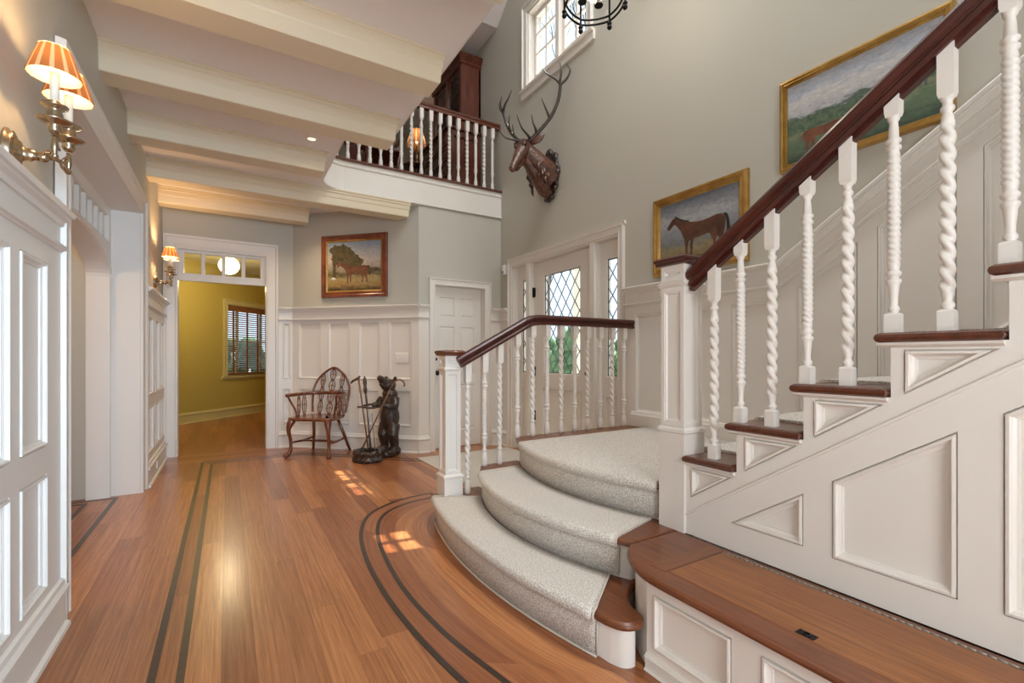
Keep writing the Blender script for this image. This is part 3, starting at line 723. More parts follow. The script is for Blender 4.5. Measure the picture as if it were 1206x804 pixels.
o2 = arcpts(C2, 2.82, 1.50, n); i2 = arcpts(C3, 2.83, 1.585, n, -.012)
o3 = arcpts(C3, 2.775, 1.555, n); i3 = ln((3.05,2.79), (3.05,1.47))
carpet_step(cp, o1, i1, .18, .002); carpet_step(cp, o2, i2, .36, .191); carpet_step(cp, o3, i3, .54, .371)
cpo = cp.obj('stair_carpet', 'carpet', None, label='pale woven wool carpet covering the curved entry steps and landing', cat='carpet')
bind.obj('binding', 'binding', cpo)
# entry rug
w = MB(); L = [[(x, y, z) for x, y in inset([(1.83,3.30),(3.02,3.30),(3.02,5.06),(1.83,5.06)], i)] for i, z in ((0,.001),(0,.008),(.004,.011),(.02,.0115))]; w.loops(L)
w.obj('entry_rug', 'rug', None, label='flat cream rug on the wood floor inside the front door', cat='rug')

# ================================================================ NEWELS, BALUSTERS, RAILS
def newel(parent, cx, cy, z0, ztop, hb, hs, zpl, zneck, capm, ovh=.014):
    """square box newel: plinth, panelled shaft, neck panel, wood cap"""
    def sq(h, z): return [(cx-h,cy-h,z),(cx+h,cy-h,z),(cx+h,cy+h,z),(cx-h,cy+h,z)]
    w = MB()
    w.loops([sq(h, z) for h, z in ((hb,z0),(hb,zpl-.03),(hb+.006,zpl-.024),(hb+.006,zpl-.012),(hs,zpl),(hs,zpl+.001))])
    for z0_, z1_ in ((zpl, zneck), (zneck+.03, ztop-.045)):
        for mp in (lambda a,b,d: (cx+a,cy-hs-d,b), lambda a,b,d: (cx-hs-d,cy+a,b), lambda a,b,d: (cx+a,cy+hs+d,b), lambda a,b,d: (cx+hs+d,cy+a,b)):
            w.panels(rect(-hs,z0_,hs,z1_), [rect(-hs+.018,z0_+.02,hs-.018,z1_-.02)], mp, PANEL_S, edge=False)
    w.loops([sq(h, z) for h, z in ((hs,zneck),(hs+.008,zneck+.006),(hs+.014,zneck+.014),(hs+.008,zneck+.024),(hs,zneck+.03))], True, False, False)
    w.loops([sq(h, z) for h, z in ((hs,ztop-.045),(hs+.004,ztop-.04))], True, False, True)
    p = w.obj('newel_post', 'white', parent)
    w = MB(); w.loops([sq(h, z) for h, z in ((hs+.006,ztop-.042),(hs+.018,ztop-.038),(hs+.018,ztop-.028),(hs+.024,ztop-.022),(hs+.026,ztop-.012),(hs+.018,ztop-.004),(hs+.0,ztop))]); w.obj('cap', capm, p)
    return p
def baluster_mesh(kind, H, ztop_block, wide, foot='square', base_h=.065, slope=0, sdir=(0,1), tw=None):
    """turned spindle: kind 0 = coarse barley twist, kind 1 = fine rope twist"""
    n = 24; L = []
    q = wide/2
    def sqr(h, z, sl=False):
        l = []
        for k in range(n):
            a = 2*PI*k/n+PI/n*0; c, s_ = math.cos(a), math.sin(a); r = h/max(abs(c), abs(s_)); x, y = r*c, r*s_
            l.append((x, y, z+(slope*(x*sdir[0]+y*sdir[1]) if sl else 0)))
        return l
    def cir(r, z): return [(r*math.cos(2*PI*k/n), r*math.sin(2*PI*k/n), z) for k in range(n)]
    if foot == 'square':
        L += [sqr(q,0), sqr(q,base_h-.004), sqr(q*.9,base_h)]
        zb = base_h
    else:
        for r, z in ((.85,0),(.98,.02),(1.0,.05),(.95,.08),(.70,.098),(.62,.104)): L.append(cir(q*r, z))
        zb = .104
    zt = ztop_block
    R = q*(.98 if foot == 'square' else .88)
    if kind == 0:
        for r, z in ((.62,.004),(.88,.010),(.88,.018),(.62,.024),(.60,.032),(.80,.045)): L.append(cir(q*r, zb+z))
        z0, z1 = zb+.05, zt-.065; nn, pitch, amp = 2, tw or (.096 if foot == 'square' else .11), .0052
    else:
        for r, z in ((.55,.004),(.80,.010),(.80,.018),(.55,.026),(.60,.05),(.78,.085),(.80,.09),(1.04,.098),(1.04,.106),(.72,.110),(.72,.116),(1.04,.122),(1.04,.13),(.72,.136)): L.append(cir(q*r, zb+z))
        z0, z1 = zb+.142, zt-.115; nn, pitch, amp = 3, tw or (.057 if foot == 'square' else .062), .0032
    m = max(8, int((z1-z0)/.0048))
    for i in range(m+1):
        z = z0+(z1-z0)*i/m; e = min(1, min(i, m-i)/4.); l = []
        for k in range(n):
            a = 2*PI*k/n; ph = a*nn+2*PI*nn*(z-z0)/pitch
            r = R*(.90)-amp*.4+e*amp*(2*abs(math.cos(ph/2))-1)
            l.append((r*math.cos(a), r*math.sin(a), z))
        L.append(l)
    if kind == 0:
        for r, z in ((.78,-.058),(.60,-.05),(.58,-.044),(.86,-.036),(.86,-.028),(.6,-.022),(.62,-.012),(.85,-.004)): L.append(cir(q*r, zt+z))
    else:
        for r, z in ((.72,-.108),(1.04,-.103),(1.04,-.095),(.72,-.09),(.72,-.086),(1.04,-.08),(1.04,-.073),(.74,-.068),(.66,-.035),(.58,-.018),(.84,-.01),(.84,-.004)): L.append(cir(q*r, zt+z))
    L += [sqr(q*.86,zt), sqr(q,zt+.012), sqr(q*1.02,H,True)]
    w = MB(); w.loops(L, True, True, True, True)
    me = bpy.data.meshes.new('baluster'); me.from_pydata(w.v, [], w.f)
    nf = len(me.polygons)
    for p in me.polygons: p.use_smooth = True
    for p in me.polygons:
        # square faces stay flat
        zc = p.center.z
        if (foot == 'square' and zc < base_h) or zc > zt+.004 or len(p.vertices) > 4: p.use_smooth = False
    me.materials.append(M['white']); return me
def put_baluster(me, loc, parent):
    o = bpy.data.objects.new('baluster', me); C.objects.link(o); o.parent = parent; o.location = Vector(loc)-wloc(parent); return o
RAILP = [(-.030,.0),(-.030,.018),(-.020,.028),(-.020,.036),(-.0335,.046),(-.0345,.060),(-.026,.072),(-.010,.078)]
RAILP = RAILP+[(-x, y) for x, y in RAILP[::-1]]     # (side, up) closed section

# lower balustrade by the entry
ba = thing('entry_balustrade', 'white twisted spindle balustrade with mahogany rail behind the curved entry steps', 'balustrade', (2.2, 3.0, .18))
newel(ba, 1.34, 3.045, .18, 1.197, .068, .057, .335, 1.05, 'rail2')
def rail_path(path, mp): 
    w = MB(); w.mould(path, [(u, s_) for s_, u in RAILP], mp, pclosed=True); return w
rp = [(1.395,1.075)]+[(1.90,1.342)]+[(1.90+.16*t, 1.342+.0535*t*(2-t)) for t in (.3,.6,.9)]+[(2.10,1.398),(XR-.024,1.398)]
w = rail_path(rp, MBk(2.985)); w.obj('handrail', 'rail', ba)
def rz1(x): return (1.075+(x-1.395)*.529) if x < 1.93 else 1.395
xs = [(1.45,.18),(1.585,.36),(1.712,.36)]+[(1.865+.1375*k,.54) for k in range(9)]
for i, (x, z) in enumerate(xs):
    hh = rz1(x)-z+.012
    me = baluster_mesh(1 if i in (1,) or (i > 1 and i % 2 == 1) else 0, hh, hh-(.15 if x < 1.75 else .105), .043, 'round' if i else 'round')
    put_baluster(me, (x, 2.985, z), ba)

# main staircase
ms = thing('staircase', 'white staircase with wooden treads and panelled side climbing towards upper right', 'staircase', (1.76, 1.3, 0))
XS = 1.757
for k in range(NK):
    w = MB(); y0, y1 = nose(k), nose(k+1)-.032
    p = [(XS-.030, y0-(.0 if k else .045)), (3.066, y0-(.0 if k else .045)), (3.066, y1), (XS-.030, y1)]
    if k == 0: p = [(XS-.030, 1.384), (1.89, 1.384), (1.89, y0), (3.066, y0), (3.066, y1), (XS-.030, y1)]
    tread(w, p[::-1], tz(k), .03); w.obj('tread', 'treadd', ms)
    w = MB(); w.box((XS+.02, nose(k)-.05, tz(k)-RISE), (3.066, nose(k)-.03, tz(k)-.028)); w.obj('riser', 'white', ms)
    w = MB(); 
    w.mould([(y0-.004, tz(k)-.030), (y1+.004, tz(k)-.030)], [(0,0),(-.0,.016),(.008,.014),(.014,.004),(.016,0)][::-1], MR(XS)); w.obj('cove_trim', 'white', ms)
# outer string: bracket band and lower panelled wall
def sawtooth():
    p = [(1.385, .36)]
    p.append((1.385, tz(0)-.029))
    for k in range(NK):
        p.append((nose(k+1)-.035, tz(k)-.029)); 
        if k < NK-1: p.append((nose(k+1)-.035, tz(k+1)-.029))
    p.append((nose(NK)-.035, .36)); return p
dgz = lambda y: .470+SL*(1.345-y)
H = []
tri = lambda y0, y1: [(y0, .475), (y1, .475), (y1, dgz(y1)-.105)]
H.append([(.884,.472),(1.165,.472),(.884,dgz(.884)-.115)])
y = .79
while y > -1.0: H.append([(y-.32,.465),(y,.465),(y,dgz(y)-.112),(y-.32,dgz(y-.32)-.112)]); y -= .41
for k in range(NK-1):
    ya = nose(k)-.068; zt_ = tz(k)-.052
    ya_ = min(ya, 1.358)
    # bracket panel: vertical side at ya, flat top, sloped bottom edge along the diagonal
    zb0 = dgz(ya_)+.064
    # meet point of slope and top
    ym = ya_-(zt_-zb0)/SL
    if zt_-zb0 > .03: H.append([(ya_, zb0), (ym, zt_), (ya_, zt_)])
w = MB(); w.panels(sawtooth(), H, MR(XS), PANEL, base=-.022)
w.mould([(1.385, dgz(1.385)), (-1.1, dgz(-1.1))], [(-.006,0),(-.004,.007),(.004,.007),(.006,0)], MR(XS))
w.obj('stringer', 'white', ms)
# runner carpet on the stair
cr = MB(); L = []
rows = []
prof = []
for k in range(NK):
    zb = tz(k)-RISE+(.0115); z = tz(k); yn = nose(k)
    prof += [(yn-.014, zb), (yn-.014, z-.05)]
    prof += [(yn-.008+.019*math.sin(a), z-.014+.025*math.cos(a)) for a in (PI, PI*.75, PI*.5, PI*.25, 0)]
    prof += [(nose(k+1)-.014, z+.011)]
n_ = len(prof)
inner = [(y-.002, z-.006) for y, z in prof]
cr.add([(1.95, y, z) for y, z in prof]+[(2.92, y, z) for y, z in prof], [(i, i+1, n_+i+1, n_+i) for i in range(n_-1)])
for x in (1.95, 2.92): cr.add([(x, y, z) for y, z in prof]+[(x, y, z-.0105) for y, z in prof], [(i, i+1, n_+i+1, n_+i) for i in range(n_-1)])
cr.obj('stair_runner', 'carpet', None, label='pale wool runner going up the straight staircase beyond the spindles', cat='carpet')

sb = thing('stair_balustrade', 'white barley twist spindles with mahogany handrail rising along the straight staircase', 'balustrade', (1.81, 1.45, .36))
newel(sb, 1.815, 1.455, .36, 1.612, .071, .064, .83, 1.47, 'rail')
XB = 1.795
rt = lambda y: 1.821+.6654*(.977-y)-.092
w = MB(); w.mould([(1.372, rt(1.372)), (-1.2, rt(-1.2))], [(-u, s_) for s_, u in RAILP], MR(XB), pclosed=True); hr = w.obj('handrail', 'rail', sb)
w = MB(); w.mould([(1.385, rt(1.385)), (-1.2, rt(-1.2))], [(.014,-.013),(.014,.013),(-.002,.013),(-.002,-.013)], MR(XB), pclosed=True); w.obj('fillet', 'rail', hr)
ys = [1.272, 1.147]
first = True
def hgt(y, z): return rt(y)-z-.004
mA = baluster_mesh(0, hgt(1.272-RUN*2, tz(2))-0, 0.682, .038, 'square', .062, -SL, (0,1))
for k in range(0, 6):
    yA, yB = nose(k+1)-.028+.126, nose(k+1)-.028
    # B (fine) on the lower side of each tread, A (coarse) next to the following riser
    pass
BY = [(1.268,0,0),(1.147,1,1),(1.018,1,0),(.889,2,1),(.760,2,0),(.632,3,1),(.503,3,0),(.375,4,1),(.246,4,0),(.118,5,1),(-.01,5,0)]
cache = {}
for y, k, kd in BY:
    key = (kd, round(hgt(y, tz(k)), 2))
    if key not in cache: cache[key] = baluster_mesh(kd, hgt(y, tz(k)), 0.682, .038, 'square', .062, -SL, (0,1))
    put_baluster(cache[key], (XB, y, tz(k)), sb)

# balcony balustrade
bb = thing('balcony_balustrade', 'white spindle balustrade with mahogany rail along the upstairs balcony edge', 'balustrade', (2.0, YD+.03, ZF+.024))
w = MB(); w.mould([(.92,4.155),(XR-.005,4.155)], [(u, s_) for s_, u in RAILP], MBk(YD+.035), pclosed=True); w.obj('handrail', 'rail2', bb)
me0 = baluster_mesh(0, 4.16-ZF-.02, 4.16-ZF-.02-.14, .046, 'round'); me1 = baluster_mesh(1, 4.16-ZF-.02, 4.16-ZF-.02-.14, .046, 'round')
for k in range(17): put_baluster(me0 if k % 2 else me1, (1.02+.1226*k, YD+.035, ZF+.024), bb)

# ================================================================ BENCH
be = thing('storage_bench', 'long built-in bench with oak lid and white panelled front below the stairs', 'bench', (1.5, .2, 0))
cv_ = smooth_path([(1.46,1.432),(1.43,1.415),(1.39,1.382),(1.355,1.34),(1.325,1.29),(1.304,1.235),(1.293,1.18),(1.289,1.12)], 3)
tp = cv_+[(1.289,-1.3),(1.755,-1.3),(1.755,1.38),(1.89,1.38),(1.89,1.432)]
w = MB(); tread(w, tp, .36, .030)
w.obj('bench_top', 'tread', be)
lid = MB(); L = [[(x, y, z) for x, y in inset(rect(1.385,-1.25,1.708,1.165), i)] for i, z in ((0,.3603),(.001,.3612),(.003,.3618))]; lid.loops(L)
lo = lid.obj('lid', 'lid', be)
w = MB(); w.box((1.372,1.172,.3602),(1.715,1.245,.3612)); w.obj('breadboard_end', 'treadx', be)
w = MB()
yy = 1.16
while yy > -1.0:
    w.tube([(1.7135,yy,.3625),(1.7135,yy-.018,.3625)], .003, 6); yy -= .0195
w.box((1.7085,-1.2,.3601),(1.7185,1.168,.3612))
w.obj('piano_hinge', 'hinge', lo)
w = MB(); w.ring([(1.388,.672),(1.418,.672),(1.418,.722),(1.388,.722)], MXY(.362), [(0,0),(0,.0012),(.005,.0012),(.006,-.0),],True); w.tube([(1.403+.010*math.cos(a), .697+.010*math.sin(a), .3640) for a in [2*PI*i/12 for i in range(13)]], .0022, 6); w.obj('ring_pull', 'black', lo)
# body
bp_ = inset(cv_+[(1.289,-1.3),(1.755,-1.3),(1.755,1.432)], .034)
w = MB()
cur = [p for p in bp_ if p[1] > 1.19]
cur = [p for p in bp_[:len(cv_)] if p[1] > 1.2]
w.add([(x,y,0) for x,y in cur]+[(x,y,.33) for x,y in cur], [(i,i+1,len(cur)+i+1,len(cur)+i) for i in range(len(cur)-1)], True)
ye = cur[-1][1]; xf = 1.323
w.add([(cur[-1][0],ye,0),(xf,1.215,0),(xf,1.215,.33),(cur[-1][0],ye,.33)], [(0,1,2,3)])
H = []; y = 1.185
while y > -1.1: H.append(rect(y-.31,.085,y,.285)); y -= .403
w.panels(rect(-1.3,0,1.215,.331), H, MR(xf), PANEL, base=-.03)
w.mould([(1.215,.0),(-1.3,.0)], [(-p*.3,q*.5) for p,q in BASEP], MR(xf))
w.obj('bench_body', 'white', be)

# ================================================================ SCONCES
def sconce(loc, label):
    """wall bracket with two candle arms; local +X points out from the wall"""
    s = thing('wall_sconce', label, 'wall lamp', loc, 0, 'silver candle sconces on the left wall')
    w = MB(); mt = Matrix.Scale(1.35, 4, (0,0,1))@Matrix.Rotation(PI/2,4,'Y')
    w.lathe([(.058,0),(.058,.006),(.050,.012),(.052,.018),(.040,.024),(.034,.026),(.030,.034),(.018,.038),(.014,.05),(.018,.058),(.012,.066),(.010,.085)], mt=mt, n=28); w.obj('backplate', 'silver', s, False)
    w = MB(); w.ball((.088,0,-.002), (.018,.016,.016)); w.ball((.105,0,.004), (.012,.018,.012)); w.obj('knop', 'silver', s, False)
    for sy in (-1, 1):
        y = sy*.080
        pts = [(.09,0,0),(.105,sy*.02,.010),(.125,sy*.045,.004),(.132,sy*.064,-.016),(.136,y*.97,-.014),(.136,y,.008),(.136,y,.052)]
        pp = [(p[0],p[1],p[2]) for p in pts]
        sm = []
        for i in range(len(pp)-1):
            p0,p1,p2,p3 = [Vector(pp[min(max(j,0),len(pp)-1)]) for j in (i-1,i,i+1,i+2)]
            for k in range(5):
                t = k/5; sm.append(.5*((2*p1)+(p2-p0)*t+(2*p0-5*p1+4*p2-p3)*t*t+(3*p1-p0-3*p2+p3)*t**3))
        sm.append(Vector(pp[-1]))
        w = MB(); w.tube(sm, [.0085-.002*math.sin(i*.9) for i in range(len(sm))], 10); a = w.obj('arm', 'silver', s, False)
        w = MB(); w.tube([(.122,sy*.05,.0),(.128,sy*.058,.02),(.137,sy*.05,.026),(.14,sy*.04,.018)], [.006,.006,.005,.003], 8); w.obj('scroll', 'silver', a, False)
        w = MB(); w.lathe([(.008,-.005),(.014,.0),(.020,.012),(.016,.022),(.022,.030),(.044,.036),(.047,.042),(.042,.043),(.024,.040),(.018,.05),(.022,.062),(.018,.07),(.021,.08),(.034,.086),(.036,.092),(.028,.094),(.017,.096),(.016,.104)], (.136,y,.062), 24); c = w.obj('candle_cup', 'silver', s, False)
        w = MB(); w.lathe([(.0125,0),(.0125,.100),(.010,.102)], (.136,y,.162), 16); w.obj('candle', 'candle', s, False)
        w = MB(); w.lathe([(.006,0),(.013,.012),(.012,.026),(.003,.045)], (.136,y,.262), 12); bu = w.obj('bulb', 'bulb', s, False)
        w = MB(); 
        pr = [(.086,.215),(.072,.268),(.048,.325)]
        L = []
        for r, z in [(.0700,.248),(.0695,.252),(.0555,.296),(.0400,.342),(.0398,.345)]:
            L.append([((r+.0012*math.cos(k*PI))*math.cos(2*PI*k/56)+.136, (r+.0012*math.cos(k*PI))*math.sin(2*PI*k/56)+y, z) for k in range(56)])
        w.loops(L, True, False, False, True, uv=True)
        sh = w.obj('lamp_shade', 'shade', s, False)
        w = MB(); w.lathe([(.0678,.2485),(.0380,.342)], (.136,y,0), 40, caps=False); w.obj('lining', 'lining', sh, False)
    for sy in (-1, 1):
        ld = bpy.data.lights.new('candle_bulb', 'POINT'); ld.energy = SCE; ld.color = (1, .60, .27); ld.shadow_soft_size = .015
        lo_ = bpy.data.objects.new('candle_bulb', ld); C.objects.link(lo_); lo_.parent = s; lo_.location = (.136, sy*.080, .315)
        if loc[1] > 4: ld.energy = 8
    return s
SCE = 3.4
s1 = sconce((XL+.001, 2.215, 1.838), 'two-light silver sconce with pleated shades, nearest the camera above the white wainscot')
s2 = sconce((XL+.001, 5.87, 1.90), 'silver candle sconce farthest along the left wall, beside the doorway to the yellow room')

# ================================================================ PICTURES
HORSE = [(0,.74),(.01,.69),(.04,.67),(.085,.72),(.12,.77),(.155,.745),(.19,.68),(.235,.60),(.26,.53),(.275,.46),(.30,.42),(.305,.30),(.315,.22),(.318,.10),(.30,.03),(.30,0),(.35,0),(.345,.05),(.35,.12),(.352,.22),(.375,.36),(.40,.36),(.39,.24),(.40,.14),(.395,.06),(.385,.02),(.425,.02),(.43,.10),(.435,.24),(.45,.38),(.52,.385),(.60,.40),(.68,.42),(.71,.40),(.73,.30),(.755,.24),(.75,.12),(.735,.04),(.74,.01),(.78,.02),(.785,.12),(.79,.23),(.805,.33),(.84,.28),(.865,.22),(.875,.10),(.86,.03),(.865,0),(.91,.005),(.91,.10),(.905,.22),(.90,.32),(.925,.45),(.935,.58),(.92,.68),(.88,.73),(.80,.745),(.70,.715),(.60,.70),(.50,.71),(.42,.73),(.36,.76),(.28,.79),(.20,.85),(.16,.90),(.145,.96),(.125,.90),(.10,.90),(.07,.86),(.035,.80)]
TAIL = [(.90,.72),(.93,.73),(.965,.69),(.985,.58),(1.0,.42),(.985,.32),(.955,.31),(.95,.42),(.945,.56),(.925,.66)]
MANE = [(.14,.91),(.165,.93),(.22,.87),(.30,.81),(.38,.775),(.36,.755),(.28,.785),(.20,.845)]
GRAZE = [(0,.08),(.03,.02),(.07,.04),(.10,.14),(.15,.25),(.22,.36),(.28,.38),(.285,.20),(.28,.02),(.32,.02),(.325,.20),(.345,.34),(.37,.2),(.365,.02),(.405,.02),(.41,.22),(.43,.40),(.55,.42),(.68,.44),(.70,.24),(.69,.02),(.73,.02),(.745,.22),(.77,.34),(.80,.22),(.80,.02),(.84,.02),(.845,.24),(.86,.40),(.90,.5),(.91,.64),(.87,.76),(.78,.80),(.66,.77),(.52,.75),(.40,.78),(.30,.76),(.20,.62),(.12,.44),(.06,.30),(.02,.20)]
def picture(name, label, mp, a0, b0, a1, b1, fw, mats, canvas, figs, group=None):
    c = mp((a0+a1)/2, b0, 0); t = thing(name, label, 'painting', c)
    fm, im = mats
    w = MB()
    w.mould([(a0,b0),(a1,b0),(a1,b1),(a0,b1)], [(0,.0),(0,.028),(fw*.12,.040),(fw*.35,.042),(fw*.5,.034),(fw*.72,.036),(fw*.8,.028),(fw*.8,.0)], mp, closed=True, pclosed=True); f = w.obj('frame', fm, t)
    w = MB(); w.mould([(a0,b0),(a1,b0),(a1,b1),(a0,b1)], [(fw*.78,.0),(fw*.78,.030),(fw*.86,.031),(fw,.020),(fw,.0)], mp, closed=True, pclosed=True); w.obj('gilt_liner', im, f)
    i0, j0, i1, j1 = a0+fw*.98, b0+fw*.98, a1-fw*.98, b1-fw*.98
    w = MB(); vs = [mp(i0,j0,.016),mp(i1,j0,.016),mp(i1,j1,.016),mp(i0,j1,.016)]
    w.add(vs, [(0,1,2,3)], uvs=[[(0,0),(1,0),(1,1),(0,1)]]); w.add([mp(i0,j0,.004),mp(i1,j0,.004),mp(i1,j1,.004),mp(i0,j1,.004)], [(0,1,2,3)])
    cv = w.obj('canvas', canvas, t, fix=False)
    d = .0164
    for nm, poly, x, y, sx, sy, m in figs:
        w = MB(); pp = [(i0+(x+px*sx)*(i1-i0), j0+(y+py*sy)*(j1-j0)) for px, py in poly]
        w.tess([pp], mp, d); w.obj(nm, m, cv); d += .0003
    return t
def blob(n, sx=1, sy=1, seed=1, rough=.22):
    r = random.Random(seed); ph = [r.random()*6.28 for _ in range(5)]; n = max(n, 48); o = []
    for i in range(n):
        a = 2*PI*i/n; q = 1-rough*.45*(1+(math.sin(3*a+ph[0])+.7*math.sin(5*a+ph[1])+.6*math.sin(9*a+ph[2])+.5*math.sin(17*a+ph[3]))/2.4)-rough*.12*r.random()
        o.append(((.5+.5*math.cos(a)*q)*sx, (.5+.5*math.sin(a)*q)*sy))
    return o
    r = random.Random(seed); return [((.5+.5*math.cos(2*PI*i/n)*(1-rough*r.random()))*sx, (.5+.5*math.sin(2*PI*i/n)*(1-rough*r.random()))*sy) for i in range(n)]
M['bay'] = wood('painted_bay_coat', (.035, .014, .010), (.17, .065, .032), (9, 9, 9), .5, 0)
M['bayred'] = wood('painted_red_coat', (.07, .022, .012), (.24, .085, .04), (10, 10, 10), .5, 0)
M['dkpaint'] = plain('dark_paint', (.02, .016, .015), .5)
M['foliage_paint'] = wood('painted_trees', (.025, .022, .010), (.15, .11, .04), (30, 30, 30), .5, 0)
M['foliage_paint2'] = wood('painted_green_trees', (.03, .06, .045), (.14, .20, .11), (30, 30, 30), .5, 0)
M['whitepaint'] = plain('white_paint_dab', (.7, .68, .62), .5)
M['greypaint'] = wood('painted_grey_coat', (.04, .045, .055), (.14, .14, .16), (14, 14, 14), .5, 0)
cvA = canvasmat('canvas_stable_sky', [(0,(.05,.045,.03)),(.12,(.20,.155,.075)),(.24,(.26,.21,.12)),(.33,(.17,.18,.17)),(.5,(.23,.25,.28)),(.72,(.36,.37,.38)),(.86,(.20,.22,.25)),(1,(.16,.18,.22))], 4.5)
cvB = canvasmat('canvas_parkland', [(0,(.035,.06,.04)),(.16,(.09,.14,.085)),(.28,(.12,.17,.10)),(.36,(.20,.22,.12)),(.44,(.05,.09,.065)),(.54,(.09,.13,.10)),(.58,(.40,.40,.42)),(.75,(.56,.55,.53)),(.88,(.38,.42,.50)),(1,(.45,.46,.49))], 6)
cvC = canvasmat('canvas_oak_meadow', [(0,(.05,.03,.012)),(.12,(.30,.19,.07)),(.24,(.36,.27,.12)),(.34,(.09,.07,.03)),(.42,(.26,.22,.15)),(.6,(.50,.42,.36)),(.78,(.42,.42,.42)),(1,(.25,.33,.42))], 5)
def flip(mp): return lambda a, b, d: mp(-a, b, d)
mrf = flip(mr)     # a runs left to right as seen from the room
picture('horse_painting', 'gilt framed painting of a standing brown horse above the big newel post', mrf, -2.74, 1.815, -1.905, 2.455, .068, ('gold','gold'), cvA,
        [('painted_mane', MANE, .10,.08,.80,.74,'dkpaint'), ('painted_horse', HORSE, .10,.08,.80,.74,'bay'), ('painted_tail', TAIL, .10,.08,.80,.74,'dkpaint'), ('painted_thistles', blob(14,seed=4,rough=.6), .02,.01,.22,.12,'foliage_paint')])
trees = lambda seed: [(0,0)]+[(i/24, .55+.4*random.Random(seed*50+i).random()) for i in range(25)]+[(1,0)]
picture('parkland_painting', 'wide gilt framed landscape of grazing horses behind the rising handrail', mrf, -1.685, 2.335, -.83, 2.915, .045, ('gold','gold'), cvB,
        [('painted_trees', trees(3), .0,.36,.70,.20,'foliage_paint2'), ('painted_tree', blob(20,seed=9,rough=.35), .10,.30,.15,.27,'foliage_paint2'), ('painted_horse', [(1-x,y) for x,y in GRAZE], .07,.10,.46,.33,'bayred'), ('painted_grey_horse', GRAZE, .66,.34,.30,.26,'greypaint')])
picture('oak_tree_painting', 'rosewood framed painting of a brown horse beneath a tree above the windsor chair', md, (1.027-.72)/R2, 1.885, (1.671-.72)/R2, 2.665, .088, ('frame','gold'), cvC,
        [('painted_trunk', [(.3,0),(.7,0),(.62,.5),(.75,1),(.25,1),(.36,.5)], .03,.26,.20,.4,'foliage_paint'), ('painted_crown', blob(26,seed=5,rough=.45), -.02,.46,.56,.56,'foliage_paint'), ('painted_bush', blob(22,seed=6,rough=.4), .24,.38,.46,.42,'foliage_paint'),
         ('painted_horse', HORSE, .17,.16,.64,.47,'bayred'), ('painted_tail', TAIL, .17,.16,.64,.47,'dkpaint'), ('painted_dog', blob(10,seed=2,rough=.4), .06,.22,.11,.07,'whitepaint'), ('painted_distance', blob(16,seed=8,rough=.3), .72,.36,.30,.10,'foliage_paint')])

# switch plate and sensor
sw = thing('light_switch_plate', 'white three-gang light switch plate on the panelled wall behind the bear', 'light switch', md(1.085/R2, 1.13, .02))
mq = lambda a,b,d: md(1.085/R2+a, b, d)
w = MB(); L = [[mq(x, y, d) for x, y in inset(rect(-.085,1.075,.085,1.195), i)] for i, d in ((0,.009),(0,.014),(.004,.017),(.02,.017))]; w.loops(L); w.obj('plate', 'plastic', sw)
for a in (-.048, 0, .048):
    w = MB(); w.prism(rect(a-.008,1.12,a+.008,1.15), mq, .016, .024); w.obj('toggle', 'plastic', sw)
sn = thing('motion_sensor', 'small white alarm sensor on the wall beside the front door casing', 'sensor', (XR-.02, 5.23, 2.27))
w = MB(); L = [[(XR-d, y, z) for y, z in inset(rect(5.195,2.21,5.265,2.34), i)] for i, d in ((0,0),(0,.03),(.010,.045),(.022,.048))]; w.loops(L); w.obj('housing', 'plastic', sn)
w = MB(); w.box((XR-.050,5.212,2.225),(XR-.046,5.248,2.26)); w.obj('lens', 'grey', sn)
ol = thing('power_outlet', 'white power outlet in the baseboard at the far left wall', 'outlet', (XL+.045, 5.75, .1))
w = MB(); w.box((XL+.038,5.70,.06),(XL+.046,5.79,.13)); w.obj('plate', 'plastic', ol)
for yy in (5.72, 5.755):
    w = MB(); w.box((XL+.044,yy,.08),(XL+.048,yy+.022,.11)); w.obj('socket', 'white', ol)

# ================================================================ WINDSOR CHAIR (local front = -Y)
ch = thing('windsor_armchair', 'polished wooden windsor armchair with pierced splats and cabriole legs against the panelled wall', 'chair', (.925, 5.895, 0), math.radians(-40))
def sp(P, n=6):
    out = []; P = [Vector(p) for p in P]
    for i in range(len(P)-1):
        p0,p1,p2,p3 = [P[min(max(j,0),len(P)-1)] for j in (i-1,i,i+1,i+2)]
        for k in range(n):
            t = k/n; out.append(.5*((2*p1)+(p2-p0)*t+(2*p0-5*p1+4*p2-p3)*t*t+(3*p1-p0-3*p2+p3)*t**3))
    out.append(P[-1]); return out
seat = [(-.27,-.20),(-.20,-.235),(0,-.245),(.20,-.235),(.27,-.20),(.265,0),(.24,.14),(.17,.215),(0,.235),(-.17,.215),(-.24,.14),(-.265,0)]
seat = [(p.x,p.y) for p in sp([(x,y,0) for x,y in seat+[seat[0]]], 4)][:-1]
w = MB(); w.loops([[(x,y,z) for x,y in inset(seat,i)] for i,z in ((.02,.415),(.004,.422),(0,.435),(.006,.45),(.03,.453),(.09,.444))], smooth=True); w.obj('seat', 'chair', ch, False)
